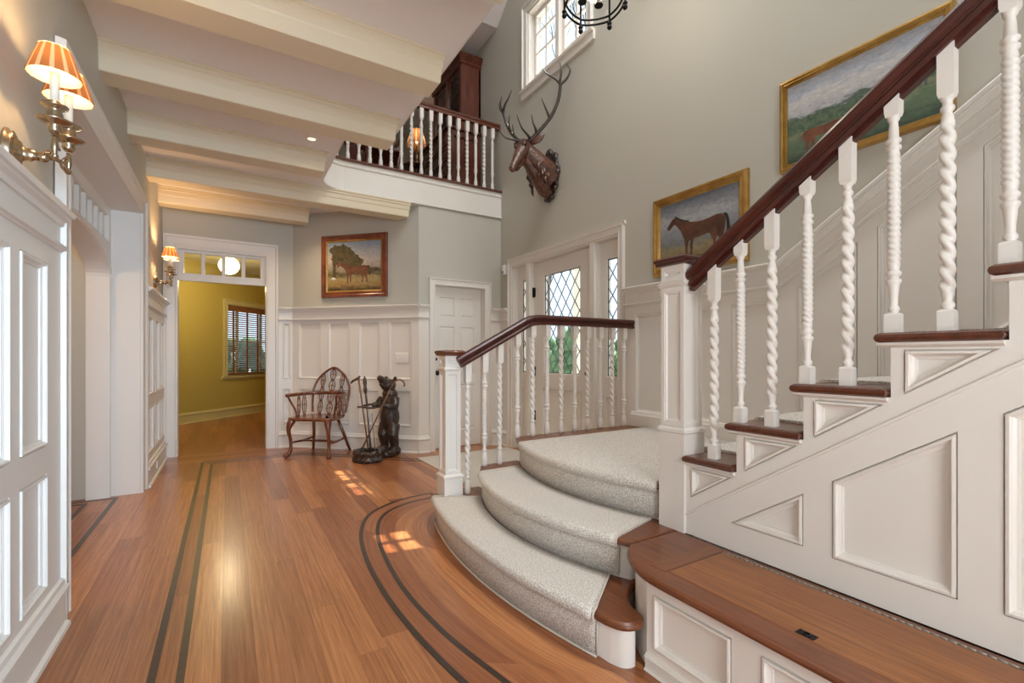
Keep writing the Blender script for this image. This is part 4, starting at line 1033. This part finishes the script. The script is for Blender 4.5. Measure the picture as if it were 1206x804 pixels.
for sx in (-1, 1):
    w = MB(); w.tube(sp([(sx*.215,-.185,.43),(sx*.235,-.215,.37),(sx*.243,-.222,.30),(sx*.235,-.20,.20),(sx*.235,-.195,.10),(sx*.245,-.215,.045),(sx*.262,-.245,.02),(sx*.268,-.255,.008)]),
        [.040,.041,.042,.041,.040,.038,.036,.033,.030,.028,.026,.024,.023,.022,.021,.020,.0195,.019,.019,.018,.018,.018,.018,.018,.019,.020,.021,.022,.023,.024,.026,.028,.028,.027,.026,.026,.026,.025,.025,.024,.022,.020,.015][:43], 10); w.obj('leg', 'chair', ch, False)
    w = MB(); w.tube([(sx*.15,.13,.43),(sx*.195,.21,.22),(sx*.245,.275,.0)], [.017,.019,.015], 10); w.obj('leg', 'chair', ch, False)
w = MB()
for sx in (-1, 1): w.tube([(sx*.235,-.20,.165),(sx*.215,.03,.155),(sx*.212,.235,.165)], [.010,.014,.010], 8)
w.tube([(-.223,.0,.157),(0,.02,.157),(.223,.0,.157)], [.010,.014,.010], 8)
w.obj('stretcher', 'chair', ch, False)
# arm bow: horizontal hoop
bow = sp([(-.31,-.17,.70),(-.305,-.02,.70),(-.27,.13,.702),(-.17,.235,.705),(0,.268,.706),(.17,.235,.705),(.27,.13,.702),(.305,-.02,.70),(.31,-.17,.70)])
w = MB(); w.tube(bow, [(.013,.020)]*len(bow), 8); w.obj('arm_bow', 'chair', ch, False)
for sx in (-1, 1):
    w = MB(); w.tube(sp([(sx*.30,-.16,.70),(sx*.285,-.12,.62),(sx*.25,-.09,.53),(sx*.235,-.08,.45)]), .012, 8); w.obj('arm_support', 'chair', ch, False)
# back hoop: pointed arch leaning back
def bk(x, z): return (x, .21+(z-.45)*.22+ -.0*x, z)
hoop = sp([bk(-.215,.47),bk(-.235,.62),bk(-.235,.76),bk(-.185,.88),bk(-.10,.965),bk(0,1.015),bk(.10,.965),bk(.185,.88),bk(.235,.76),bk(.235,.62),bk(.215,.47)])
w = MB(); w.tube(hoop, .0125, 8); w.obj('back_hoop', 'chair', ch, False)
def splat(nm, fn, z0, z1, wd, cells=2):
    """pierced splat: two wavy stiles with cross links and gothic eyes"""
    w = MB(); H = z1-z0; n = 16
    for sx in (-1, 1):
        pts = []
        for i in range(n+1):
            t = i/n; x = sx*wd*(.30+.70*abs(math.sin(PI*cells*t)))*.5*(1-.25*abs(t-.5))
            pts.append(fn(x, z0+H*t))
        w.tube(pts, [(.006,.0055)]*len(pts), 6)
    for i in range(cells):
        t = (i+.5)/cells
        zc_ = z0+H*t
        w.tube([fn(0, zc_-H*.36/cells), fn(0, zc_+H*.36/cells)], .004, 6)
        w.tube([fn(x*wd*.5*.8, zc_+.012*math.cos(x*3)) for x in (-1,-.5,0,.5,1)], .004, 6)
    for i in range(cells+1):
        w.ball(fn(0, z0+H*i/cells), (wd*.22,.008,.018), 8, 6)
    return w.obj(nm, 'chair', ch, False)
splat('splat', lambda x, z: bk(x, z), .45, 1.0, .085, 4)
for sx in (-1, 1):
    splat('splat', lambda x, z, sx=sx: bk(sx*.125+x, z), .45, .94, .062, 3)
    splat('splat', lambda x, z, sx=sx: (sx*.255+x*.3, .10+x*.9-.0, z), .45, .70, .06, 1)
    splat('splat', lambda x, z, sx=sx: (sx*.262, -.0+x-.0, z), .45, .70, .06, 1)

# ================================================================ carved figures helper
def carved(mb, name, mat, parent, voxel=.006, smooth=6, disp=0, world=False, dscale=.03):
    o = mb.obj(name, mat, parent, world)
    r = o.modifiers.new('remesh', 'REMESH'); r.mode = 'VOXEL'; r.voxel_size = voxel; r.use_smooth_shade = True
    s = o.modifiers.new('smooth', 'SMOOTH'); s.factor = .6; s.iterations = smooth
    if disp:
        t = bpy.data.textures.new(name+'_tex', 'CLOUDS'); t.noise_scale = dscale
        d = o.modifiers.new('disp', 'DISPLACE'); d.texture = t; d.strength = disp; d.mid_level = .5
    return o
def rotz(a): return Matrix.Rotation(a, 3, 'Z')
def rx(a): return Matrix.Rotation(a, 3, 'X')

# BEAR STAND (local front = -Y)
bs = thing('bear_stick_stand', 'dark carved wooden bear holding a stick stand beside the windsor chair', 'umbrella stand', (1.61, 5.40, 0), math.radians(-59))
w = MB()
w.ball((0,.01,.44), (.098,.092,.17), 16, 12)          # belly
w.ball((0,.015,.60), (.092,.085,.13), 16, 12)         # chest
w.ball((0,.02,.70), (.075,.07,.09), 16, 12)           # neck
w.ball((0,.005,.815), (.066,.072,.07), 16, 12, rx(-.5))  # skull
w.tube([(0,-.03,.835),(0,-.085,.885),(0,-.115,.905)], [.046,.032,.022], 12)   # muzzle raised
w.tube([(0,-.03,.80),(0,-.075,.825),(0,-.098,.835)], [.036,.022,.014], 12)    # jaw
for sx in (-1, 1):
    w.ball((sx*.052,.035,.885), (.022,.014,.024), 10, 8)
    w.tube([(sx*.075,.0,.66),(sx*.105,-.04,.58),(sx*.085,-.11,.575),(sx*.06,-.145,.60)], [.045,.04,.033,.026], 12)
    w.tube([(sx*.05,.01,.36),(sx*.062,-.015,.24),(sx*.062,.01,.12),(sx*.062,.0,.05)], [.064,.056,.042,.04], 12)
    w.ball((sx*.062,-.035,.055), (.042,.07,.035), 12, 8)
def grow(x, y, z):
    k = max(0, min(1, (z-.66)/.12))
    return (x*(1.2+.12*k), y*(1.14+.16*k)-.02*k, z*1.02-.012*k+.10*k*(z-.82))
w.v = [grow(*p) for p in w.v]
body = carved(w, 'bear_body', 'carve', bs, .007, 3, .006, dscale=.02)
for sx in (-1, 1):
    w = MB(); w.ball((sx*.046,-.092,.882), .009, 8, 6); w.obj('eye', 'black', body, False)
w = MB()
for i in range(7): a = i*.9; w.ball((.07*math.cos(a), -.03+.07*math.sin(a), .03+.035*(i%2)), (.055,.06,.035), 10, 8)
w.ball((.03,.06,.05), (.08,.07,.06)); w.ball((-.05,-.05,.045), (.07,.08,.045)); w.ball((0,-.12,.08),(.06,.09,.06))
carved(w, 'rock_base', 'carve', bs, .008, 1, .02, dscale=.03)
# hollow log tray in front
w = MB(); L = []
n = 28
for (r, z) in ((.145,0),(.155,.03),(.14,.065),(.15,.10),(.138,.125),(.112,.12),(.105,.03)):
    L.append([((r*1.15+.012*math.sin(k*2.3+z*60))*math.cos(2*PI*k/n), -.345+(r*.9+.010*math.sin(k*3.1+z*80))*math.sin(2*PI*k/n), z+.006*math.sin(k*1.7)*(z>.02)) for k in range(n)])
w.loops(L); w.box((-.04,-.26,.0),(.04,-.10,.05)); w.obj('log_tray', 'carve', bs, False)
w = MB(); ringp = [(.125*math.cos(a), -.27+.17*math.sin(a), .60+.006*math.sin(a*3)) for a in [2*PI*i/24 for i in range(25)]]
w.tube(ringp, [.010+.003*math.sin(i*1.3) for i in range(25)], 8, caps=False); w.obj('branch_hoop', 'carve', bs, False)
# walking sticks (world coordinates)
def stickobj(name, label, cat, parts):
    t = None
    for nm, pts, rad, mat in parts:
        if t is None: t = thing(name, label, cat, pts[0], 0)
        w = MB(); w.tube(pts, rad, 10); w.obj(nm, mat, t)
F = Vector((.51, -.86, 0)); O = Vector((1.315, 5.265, 0))     # O = centre of the log tray; side axis across the stand
def lp(s, f, z): return O+Vector((.515, -.857, 0))*s*0+Vector((.854,-.520,0))*s+Vector((.520,.854,0))*f+Vector((0,0,z))
# s = to the right seen from the hall, f = away from the viewer
stickobj('walking_stick', 'brown walking stick with a bent derby handle, leftmost in the bear stand', 'walking stick',
    [('shaft', [lp(.03,0,.06), lp(-.035,.02,.50), lp(-.095,.03,.90)], [.008,.009,.010], 'cane'),
     ('handle', [lp(-.080,.03,.935), lp(-.100,.03,.912), lp(-.13,.03,.895), lp(-.16,.03,.88), lp(-.18,.03,.855)], [.010,.016,.014,.012,.009], 'cane2')])
stickobj('walking_stick', 'dark walking stick with a carved upright top, in the middle of the bear stand', 'walking stick',
    [('shaft', [lp(.045,.02,.06), lp(.0,.03,.60), lp(-.018,.03,.76)], [.010,.011,.012], 'cane2'),
     ('carved_top', [lp(-.018,.03,.74), lp(-.022,.03,.79), lp(-.024,.03,.82), lp(-.026,.03,.86), lp(-.028,.03,.90), lp(-.030,.03,.935)], [.013,.021,.014,.022,.018,.005], 'cane2')])
stickobj('walking_stick', 'curved crook cane leaning right across the carved bear', 'walking stick',
    [('shaft', [lp(-.07,-.02,.07), lp(.14,-.05,.50), lp(.285,-.07,.80)], .008, 'cane'),
     ('crook', sp([lp(.28,-.07,.79), lp(.33,-.07,.875), lp(.38,-.07,.90), lp(.42,-.07,.885), lp(.44,-.07,.85), lp(.43,-.07,.825)]), .0085, 'cane')])
stickobj('walking_stick', 'thin grey metal stick between the dark stick and the bear legs', 'walking stick',
    [('shaft', [lp(.07,-.03,.07), lp(.015,-.01,.60)], .006, 'grey'), ('ferrule', [lp(.071,-.03,.06), lp(.069,-.03,.09)], .009, 'black')])
stickobj('walking_stick', 'short pale metal stick nearest the bear legs in the log tray', 'walking stick',
    [('shaft', [lp(.10,.0,.07), lp(.055,.02,.52)], .006, 'grey'), ('ferrule', [lp(.101,.0,.06), lp(.098,.0,.09)], .008, 'black')])

# ================================================================ STAG HEAD
sg = thing('stag_head_mount', 'carved brown stag head with branching antlers mounted high on the wall', 'wall mount', (XR-.02, 4.22, 3.2))
Fv = Vector((-.92,-.392,0)); Sv = Vector((.392,-.92,0)); Ov = Vector((2.71,4.20,3.40))
def dp(f, s, z): return Ov+Fv*f+Sv*s+Vector((0,0,z))
rh = Matrix((Fv, Sv, Vector((0,0,1)))).transposed()
def rhp(p): return rh @ Matrix.Rotation(p, 3, 'Y')
w = MB()
w.ball(dp(.0,0,-.01), (.10,.078,.085), 16, 12, rhp(.85))
w.tube([dp(.02,0,-.04),dp(.10,0,-.14),dp(.175,0,-.245),dp(.21,0,-.30)], [.080,.060,.042,.037], 14)
w.ball(dp(.215,0,-.31), (.036,.036,.036), 12, 8, rh)
w.tube([dp(.0,0,-.09),dp(.07,0,-.20),dp(.155,0,-.295)], [.055,.036,.026], 12)
for s in (-1, 1): w.ball(dp(.065,s*.05,-.005), (.04,.022,.022), 10, 8, rhp(.9))
w.tube([dp(-.03,0,-.03), Vector((2.87,4.19,3.24)), Vector((2.98,4.21,3.17)), Vector((3.05,4.22,3.13))], [.085,.125,.16,.175], 18)
w.tube([dp(-.03,0,-.12), Vector((2.90,4.19,3.08)), Vector((2.99,4.21,2.99)), Vector((3.06,4.22,2.95))], [.06,.085,.085,.06], 14)
rr = random.Random(3)
for i in range(40):
    t = rr.random(); a = rr.uniform(-1.5, 1.5)
    c = Vector((2.86,4.19,3.26)).lerp(Vector((3.0,4.22,3.14)), t); R_ = .12+.05*t
    p = c+Vector((-.35*R_, math.sin(a)*R_, -.2*R_+.0))-Vector((0,0,rr.uniform(0,.09)))
    w.tube([p, p+Vector((-.004,math.sin(a)*.01,-.035)), p+Vector((.015,0,-.07))], [.016,.016,.008], 6)
hb_ = carved(w, 'stag_body', 'deer', sg, .006, 2, .006, True, .025)
for s in (-1, 1):
    w = MB(); rings = []
    base = dp(-.03,s*.065,.02); tip = dp(-.09,s*.20,.115)
    ax = (tip-base); u = ax.normalized(); v = u.cross(Vector((0,0,1))).normalized(); nn = u.cross(v)
    for t, r in ((0,.018),(.2,.036),(.45,.048),(.7,.040),(.9,.020),(1,.003)):
        c_ = base+ax*t; rings.append([c_+nn*r*math.cos(2*PI*k/12)+v*(r*.35)*math.sin(2*PI*k/12) for k in range(12)])
    w.loops(rings, smooth=True); w.obj('ear', 'deer', hb_)
    w = MB(); w.ball(dp(.072,s*.064,-.02), .014, 12, 8); w.obj('eye', 'black', hb_)
w = MB()
for s in (-1, 1): w.ball(dp(.245,s*.016,-.305), (.007,.007,.005), 8, 6)
w.obj('nostrils', 'black', hb_)
for s in (-1, 1):
    w = MB(); g = 1 if s > 0 else .86
    def A(f, l, z): return dp(f*g, s*l*g*1.1, .06+(z-.06)*g)
    beam = sp([A(-.02,.04,.055),A(-.04,.08,.09),A(-.07,.16,.17),A(-.10,.25,.28),A(-.11,.32,.42),A(-.10,.35,.54),A(-.08,.355,.61)])
    nb = len(beam); w.tube(beam, [.021-.006*i/nb for i in range(nb)], 10)
    w.ball(A(-.022,.042,.06), (.028,.028,.016), 12, 6)
    def tine(P, r0): q = sp(P); w.tube(q, [r0*(1-i/len(q))**.7+.0015 for i in range(len(q))], 8)
    tine([A(-.03,.055,.075),A(.06,.07,.085),A(.15,.06,.13),A(.20,.04,.245)] if s > 0 else [A(-.03,.055,.075),A(.05,.10,.08),A(.15,.17,.10),A(.22,.22,.20)], .015)
    tine([A(-.055,.11,.12),A(.0,.13,.15),A(.04,.125,.20),A(.06,.12,.28)], .014)
    tine([A(-.10,.235,.26),A(-.05,.235,.31),A(-.01,.22,.38),A(.0,.20,.45)], .013)
    tine([A(-.09,.355,.58),A(-.06,.31,.64),A(-.04,.25,.69),A(-.03,.19,.77)], .014)
    tine([A(-.08,.355,.60),A(-.07,.375,.68),A(-.07,.365,.79)], .014)
    tine([A(-.09,.355,.57),A(-.12,.41,.63),A(-.13,.44,.71),A(-.12,.40,.79)], .015)
    w.obj('antler', 'antler', hb_)
w = MB()
for i in range(34):
    a = 2*PI*i/34; rr_ = 1+.10*math.cos(a*8)
    w.ball((XR-.03-.012*(i%2), 4.22+.15*rr_*math.sin(a), 3.17+(.225*rr_*math.cos(a))), (.022,.030,.036), 8, 6)
w.ball((XR-.035,4.22,3.41), (.028,.06,.045)); w.ball((XR-.04,4.22,2.93), (.03,.07,.035)); w.ball((XR-.04,4.17,2.91), (.025,.03,.03)); w.ball((XR-.04,4.27,2.91), (.025,.03,.03)); w.ball((XR-.045,4.22,2.89),(.025,.03,.03))
w.prism([(4.22+.14*math.sin(2*PI*i/24), 3.17+.22*math.cos(2*PI*i/24)) for i in range(24)], mr, .0, .035)
carved(w, 'leaf_plaque', 'carve', sg, .007, 1, .012, True, .03)

# ================================================================ CHANDELIER
cx, cy, zr = 2.2, 2.5, 3.62
cl = thing('lantern_chandelier', 'black iron lantern chandelier with glass and candles hanging at the top of the stairwell', 'chandelier', (cx, cy, 7.0))
w = MB()
hexa = [(cx+.21*math.cos(PI/3*i+.3), cy+.21*math.sin(PI/3*i+.3)) for i in range(6)]
for dz, rr in ((0,1),(.03,.94)):
    pts = []
    for i in range(6):
        a = Vector((*hexa[i],0)); b = Vector((*hexa[(i+1)%6],0)); c_ = Vector((cx,cy,0))
        for k in range(8):
            t = k/8; p = a.lerp(b,t); p = c_+(p-c_)*rr*(1+.10*math.sin(PI*t)); pts.append((p.x,p.y,zr+dz-.02*math.sin(PI*t)*0))
    pts.append(pts[0]); w.tube(pts, .0075, 8, caps=False)
for x, y in hexa: w.tube([(x,y,zr-.02),(x,y,zr+.75)], .007, 6)
w.tube([(cx+.21*math.cos(a),cy+.21*math.sin(a),zr+.75) for a in [2*PI*i/24 for i in range(25)]], .008, 8, caps=False)
for x, y in hexa: w.tube(sp([(x,y,zr+.75),(cx+(x-cx)*.6,cy+(y-cy)*.6,zr+.95),(cx,cy,zr+1.1)]), .007, 6)
w.tube([(cx,cy,zr+1.1),(cx,cy,7.05)], .006, 6)
w.obj('iron_frame', 'black', cl)
for x, y in hexa:
    w = MB(); w.lathe([(.004,-.055),(.012,-.05),(.018,-.04),(.016,-.03),(.008,-.024),(.014,-.018),(.018,-.008),(.012,.002),(.006,.006)], (x,y,zr-.01), 12); w.obj('finial', 'black', cl)
for i in range(6):
    a, b = hexa[i], hexa[(i+1)%6]
    w = MB(); w.add([(a[0],a[1],zr+.05),(b[0],b[1],zr+.05),(b[0],b[1],zr+.72),(a[0],a[1],zr+.72)], [(0,1,2,3)]); w.obj('pane', 'glass', cl)
for i in range(4):
    a = PI/2*i+.5; x, y = cx+.09*math.cos(a), cy+.09*math.sin(a)
    w = MB(); w.lathe([(.03,0),(.032,.006),(.014,.01),(.014,.02)], (x,y,zr+.05), 14); w.obj('candle_cup', 'black', cl)
    w = MB(); w.lathe([(.012,0),(.012,.13),(.009,.132)], (x,y,zr+.07), 12); w.obj('candle', 'candle', cl)
    w = MB(); w.lathe([(.005,0),(.011,.014),(.010,.03),(.002,.05)], (x,y,zr+.202), 10); w.obj('bulb', 'bulb', cl)
w = MB(); w.lathe([(.06,0),(.06,-.02),(.02,-.05)], (cx,cy,7.1), 16); w.obj('ceiling_rose', 'black', cl)

# ================================================================ UPSTAIRS FURNITURE
cb = thing('tall_cabinet', 'tall mahogany display cabinet standing upstairs behind the balcony rail', 'cabinet', (2.9, 6.45, ZF))
CX, CY0, CY1 = 2.80, 5.93, 6.95
w = MB()
w.box((CX,CY0,ZF+1.0),(3.085,CY0+.03,5.28)); w.box((CX,CY1-.03,ZF+1.0),(3.085,CY1,5.28)); w.box((3.06,CY0,ZF+1.0),(3.085,CY1,5.28)); w.box((CX,CY0,5.25),(3.085,CY1,5.28))
for z in (ZF+1.3, ZF+1.65): w.box((CX+.03,CY0+.03,z),(3.06,CY1-.03,z+.02))
for y in (CY0,(CY0+CY1)/2-.03,CY1-.06): w.box((CX-.02,y,ZF+1.0),(CX,y+.06,5.25))
w.obj('carcass', 'mahog', cb)
def cor(h, z): return [(CX-.02-h,CY0-h,z),(3.088,CY0-h,z),(3.088,CY1+h,z),(CX-.02-h,CY1+h,z)]
w = MB(); w.loops([cor(h,z) for h,z in ((0,5.24),(.02,5.26),(.02,5.28),(.035,5.30),(.06,5.33),(.06,5.345),(.07,5.355),(.07,5.37))]); w.obj('cornice', 'mahog', cb)
for y0, y1 in ((CY0+.06,(CY0+CY1)/2-.03),((CY0+CY1)/2+.03,CY1-.06)):
    w = MB(); w.panels(rect(y0,ZF+1.02,y1,5.24), [rect(y0+.05,ZF+1.07,y1-.05,5.19)], MR(CX), [(0,0),(.005,-.004),(.005,-.015)], base=-.015, fill=False); d_ = w.obj('door', 'mahog', cb)
    w = MB(); w.box((CX+.006,y0+.04,ZF+1.06),(CX+.009,y1-.04,5.2)); w.obj('pane', 'glass', d_)
w = MB(); w.panels(rect(2.58,ZF+.08,3.08,ZF+.98), [rect(2.64,ZF+.16,3.02,ZF+.9)], MBk(CY0-.02), PANEL, base=-.02)
w.box((2.58,CY0,ZF+.08),(3.085,CY1+.02,ZF+.98)); w.box((2.60,CY0,ZF+.0),(3.08,CY1,ZF+.08)); w.box((2.55,CY0-.05,ZF+.98),(3.088,CY1+.05,ZF+1.01)); w.obj('base_cabinet', 'mahog', cb)
for k in range(4):
    w = MB(); w.panels(rect(CY0+.03,ZF+.12+k*.215,CY1-.03,ZF+.31+k*.215), [rect(CY0+.05,ZF+.14+k*.215,CY1-.05,ZF+.29+k*.215)], MR(2.57), PANEL_S, base=-.012); dd = w.obj('drawer', 'mahog', cb)
    for y in (CY0+.2, CY1-.2):
        w = MB(); w.ball((2.555,y,ZF+.215+k*.215), (.012,.03,.012), 8, 6); w.obj('drawer_handle', 'brass', dd)
# leather chair upstairs
lc = thing('leather_armchair', 'dark red leather armchair upstairs between balcony spindles and lamp', 'armchair', (1.98, 6.95, ZF), math.radians(60))
def rbox(w, a, b, r=.03, rot=None, o=(0,0,0)):
    x0,y0,z0 = a; x1,y1,z1 = b
    L = []
    for i, z in ((r,z0),(r*.3,z0+r*.3),(0,z0+r),(0,z1-r),(r*.3,z1-r*.3),(r,z1)):
        L.append([Vector((x,y,z)) for x,y in inset([(x0,y0),(x1,y0),(x1,y1),(x0,y1)], i)])
    if rot is not None: L = [[Vector(o)+rot@(p-Vector(o)) for p in l] for l in L]
    w.loops(L)
w = MB(); rbox(w, (-.30,-.32,.28), (.30,.25,.46), .05); w.obj('seat_cushion', 'leather', lc, False)
w = MB(); rbox(w, (-.30,.18,.30), (.30,.32,1.02), .06, Matrix.Rotation(-.28,3,'X'), (0,.2,.35)); w.obj('backrest', 'leather', lc, False)
for sx in (-1, 1):
    w = MB(); rbox(w, (sx*.36-.06,-.32,.20), (sx*.36+.06,.30,.62), .05); w.obj('armrest', 'leather', lc, False)
    for y in (-.26,.24):
        w = MB(); w.lathe([(.018,0),(.026,.1),(.03,.22)], (sx*.32,y,0), 12); w.obj('leg', 'mahog', lc, False)
# wood carver chair, lower left of the balcony view
wc = thing('scroll_arm_chair', 'dark wooden chair with curved arms behind the left balcony spindles', 'chair', (1.7, 5.98, ZF), math.radians(80))
w = MB(); rbox(w, (-.24,-.22,.40), (.24,.22,.46), .015); w.obj('seat', 'mahog', wc, False)
for sx in (-1, 1):
    w = MB(); w.tube(sp([(sx*.24,-.20,0),(sx*.24,-.16,.22),(sx*.22,-.2,.42)]), .02, 8); w.obj('leg', 'mahog', wc, False)
    w = MB(); w.tube(sp([(sx*.22,.26,0),(sx*.21,.20,.3),(sx*.21,.22,.6),(sx*.21,.30,.95)]), .02, 8); w.obj('leg', 'mahog', wc, False)
    w = MB(); w.tube(sp([(sx*.23,-.12,.45),(sx*.26,-.22,.60),(sx*.26,-.12,.68),(sx*.25,.05,.66),(sx*.21,.22,.68)]), .018, 8); w.obj('armrest', 'mahog', wc, False)
w = MB(); w.tube(sp([(-.23,.30,.95),(0,.33,1.0),(.23,.30,.95)]), [(.02,.035)]*13, 8); w.box((-.05,.21,.46),(.05,.23,.5)); w.tube([(0,.21,.46),(0,.25,.7),(0,.31,.95)], [(.06,.01)]*3, 8); w.obj('backrest', 'mahog', wc, False)
# lamp on side table upstairs
tb = thing('side_table', 'small dark table upstairs under the lit lamp', 'table', (2.72, 7.55, ZF))
w = MB(); w.lathe([(.24,0),(.25,.01),(.25,.02),(.24,.03)], (2.72,7.55,ZF+1.0), 28); w.obj('tabletop', 'mahog', tb)
w = MB(); w.lathe([(.16,0),(.15,.03),(.04,.06),(.03,.3),(.045,.5),(.03,.7),(.04,.95),(.08,1.0)], (2.72,7.55,ZF), 16); w.obj('pedestal', 'mahog', tb)
lm = thing('table_lamp', 'table lamp with glowing peach shade upstairs beside the cabinet', 'lamp', (2.72, 7.55, ZF+1.03))
w = MB(); w.lathe([(.07,0),(.07,.015),(.03,.03),(.05,.10),(.065,.18),(.04,.26),(.015,.3),(.012,.36)], (2.72,7.55,ZF+1.03), 20); w.obj('base', 'brass', lm)
w = MB(); w.lathe([(.17,.36),(.13,.50),(.09,.62)], (2.72,7.55,ZF+1.03), 28, caps=False, uv=True); w.obj('lamp_shade', 'shade', lm)
w = MB(); w.ball((2.72,7.55,ZF+1.46), (.025,.025,.035), 10, 8); w.obj('bulb', 'bulb2', lm)

# ================================================================ OUTSIDE
w = MB(); w.add([(XR+.2,-6,-.12),(30,-6,-.12),(30,30,-.12),(XR+.2,30,-.12)], [(0,1,2,3)]); w.obj('ground_outside', 'stone', kind='structure')
for i, (x, y, r, h) in enumerate(((6.7,8.8,.8,1.9),(6.4,10.9,.8,1.8),(7.0,7.0,.7,1.7),(8.6,12.4,1.0,2.1),(.1,13.0,.8,1.5))):
    w = MB(); rr = random.Random(i)
    for k in range(26):
        a = rr.random()*6.28; q = rr.random()**.5*r*.8; z = .05+rr.random()*(h-.1); w.ball((x+q*math.cos(a), y+q*math.sin(a), z), .14+.12*rr.random(), 8, 6)
    w.obj('shrub', 'green', None, label=('round green shrub seen through the front door glass' ,'tall green shrub outside beyond the hinge side of the front door','small green shrub outside seen through the near sidelight','large green shrub farthest out beyond the door','green shrub outside the blind-covered window of the yellow room')[i], cat='shrub')
w = MB(); w.box((XR+.21, 1.2, 2.78), (XR+2.3, 6.6, 2.95)); w.box((XR+2.1,1.3,-.1),(XR+2.25,1.45,2.78)); w.box((XR+2.1,6.3,-.1),(XR+2.25,6.45,2.78)); w.obj('ceiling_porch', 'white', kind='structure')
w = MB(); rr = random.Random(5)
def branch(p, d, L_, r, depth):
    q = [p+d*L_*t+Vector((rr.uniform(-.04,.04),rr.uniform(-.04,.04),0))*L_ for t in (0,.35,.7,1)]; q[0] = p
    w.tube(q, [r,r*.85,r*.7,r*.55], 6)
    if depth:
        for k in range(3):
            nd = (d+Vector((rr.uniform(-.7,.7),rr.uniform(-.7,.7),rr.uniform(-.1,.5)))).normalized(); branch(q[2 if k < 1 else 3], nd, L_*.68, r*.5, depth-1)
branch(Vector((9.5,13.2,-.12)), Vector((0,0,1)), 5.2, .14, 4)
w.obj('bare_tree', 'bark', None, label='bare winter tree outside the high stairwell window', cat='tree')

# ================================================================ LIGHT
wd = bpy.data.worlds.new('sky'); bpy.context.scene.world = wd; wd.use_nodes = True
bg = wd.node_tree.nodes['Background']; bg.inputs['Color'].default_value = (.80, .90, 1, 1); bg.inputs['Strength'].default_value = 1.35
def area(name, loc, rot, sx, sy, e, col):
    d = bpy.data.lights.new(name, 'AREA'); d.shape = 'RECTANGLE'; d.size = sx; d.size_y = sy; d.energy = e; d.color = col
    o = bpy.data.objects.new(name, d); C.objects.link(o); o.location = loc; o.rotation_euler = rot; return o
# added fill lamps behind the camera and overhead, then sky portals at the openings
area('rear_window_fill', (.275, R0-.02, 1.5), (math.radians(90), 0, 0), 1.3, 2.0, 60, (.93, .96, 1))  # unseen area lamp, boosts the sky coming in at the added rear window
rh_ = area('left_wainscot_fill', (.5, R0+.12, 1.5), (0, 0, 0), .9, 1.8, 24, (.50, .75, 1))  # blue fill lamp, added to brighten the left wainscot
rh_.data.spread = math.radians(70)
rh_.rotation_euler = (Vector((-.63, 1.9, 1.1))-rh_.location).to_track_quat('-Z', 'Y').to_euler()
area('stairwell_top_fill', (2.1, 1.2, 6.9), (0, 0, 0), 1.8, 3.5, 175, (.95, .97, 1))  # added top fill; the ceiling has no opening here
def portal(name, loc, rot, sx, sy):
    o = area(name, loc, rot, sx, sy, 1, (1, 1, 1)); o.data.cycles.is_portal = True
portal('door_portal', (XR+.12, 4.12, 1.5), (0, math.radians(90), 0), 1.3, 1.9)
portal('high_window_portal', (XR+.21, 4.165, 4.84), (0, math.radians(90), 0), .95, 1.12)
portal('second_high_window_portal', (XR+.21, 2.6, 4.95), (0, math.radians(90), 0), 1.0, .6)
portal('rear_portal', (.275, R0-.14, 1.5), (math.radians(90), 0, 0), 1.35, 2.1)
sun = bpy.data.lights.new('sun', 'SUN'); sun.energy = 14; sun.angle = .006; sun.color = (1, .93, .82)
so = bpy.data.objects.new('sun', sun); C.objects.link(so); so.rotation_euler = Vector((-1, .13, -2.19)).to_track_quat('-Z', 'Y').to_euler()
def point(name, loc, e, col, r=.05):
    d = bpy.data.lights.new(name, 'POINT'); d.energy = e; d.color = col; d.shadow_soft_size = r
    o = bpy.data.objects.new(name, d); C.objects.link(o); o.location = loc; return o
point('side_room_fill', (-2.0, 3.4, 2.3), 40, (1, .68, .38), .15)  # unseen lamp, added to warm and brighten the room behind the arch
point('yellow_room_lamp', (.02, 8.8, 2.40), 42, (1, .80, .48), .12)
point('chandelier_lamp', (cx, cy, zr+.4), 14, (1, .85, .65), .1)
point('upstairs_lamp', (2.72, 7.55, ZF+1.5), 2, (1, .65, .38), .03)
# recessed ceiling spots between the beams
def spot(x, y, e):
    d = bpy.data.lights.new('recessed_spot', 'SPOT'); d.energy = e; d.color = (1, .76, .48); d.spot_size = math.radians(125); d.spot_blend = 1; d.shadow_soft_size = .05
    o = bpy.data.objects.new('recessed_spot', d); C.objects.link(o); o.location = (x, y, ZC-.03)

for i, (x, y, e) in enumerate(((.60, 4.20, 24), (.74, 5.85, 42))):
    rl = thing('recessed_light', ('small round recessed light between the beams near the opening of the stairwell', 'small round recessed light between the last two beams by the angled wall')[i], 'ceiling light', (x, y, ZC))
    w = MB(); w.lathe([(.045,-.001),(.045,-.006),(.036,-.007),(.032,-.003)], (x,y,ZC), 24, caps=False); w.obj('trim_ring', 'plastic', rl)
    w = MB(); w.lathe([(.033,-.001),(.033,-.003)], (x,y,ZC), 24); w.obj('lens', 'bulb2', rl)
    spot(x, y, e)

# ================================================================ CAMERA
f = 550.0
cam = bpy.data.cameras.new('camera'); co = bpy.data.objects.new('camera', cam); C.objects.link(co)
cam.sensor_width = 36; cam.lens = 36*f/1206; cam.shift_y = 18/1206; cam.clip_start = .05
co.location = (0, 0, 1.15); co.rotation_euler = (PI/2, 0, -math.atan(335/f))
sc = bpy.context.scene; sc.camera = co
sc.view_settings.view_transform = 'Standard'; sc.view_settings.look = 'None'; sc.view_settings.gamma = 1; sc.view_settings.use_curve_mapping = False
sc.view_settings.exposure = 0.13
sc.cycles.max_bounces = 10; sc.cycles.diffuse_bounces = 6; sc.cycles.use_denoising = True; sc.cycles.sample_clamp_indirect = 6
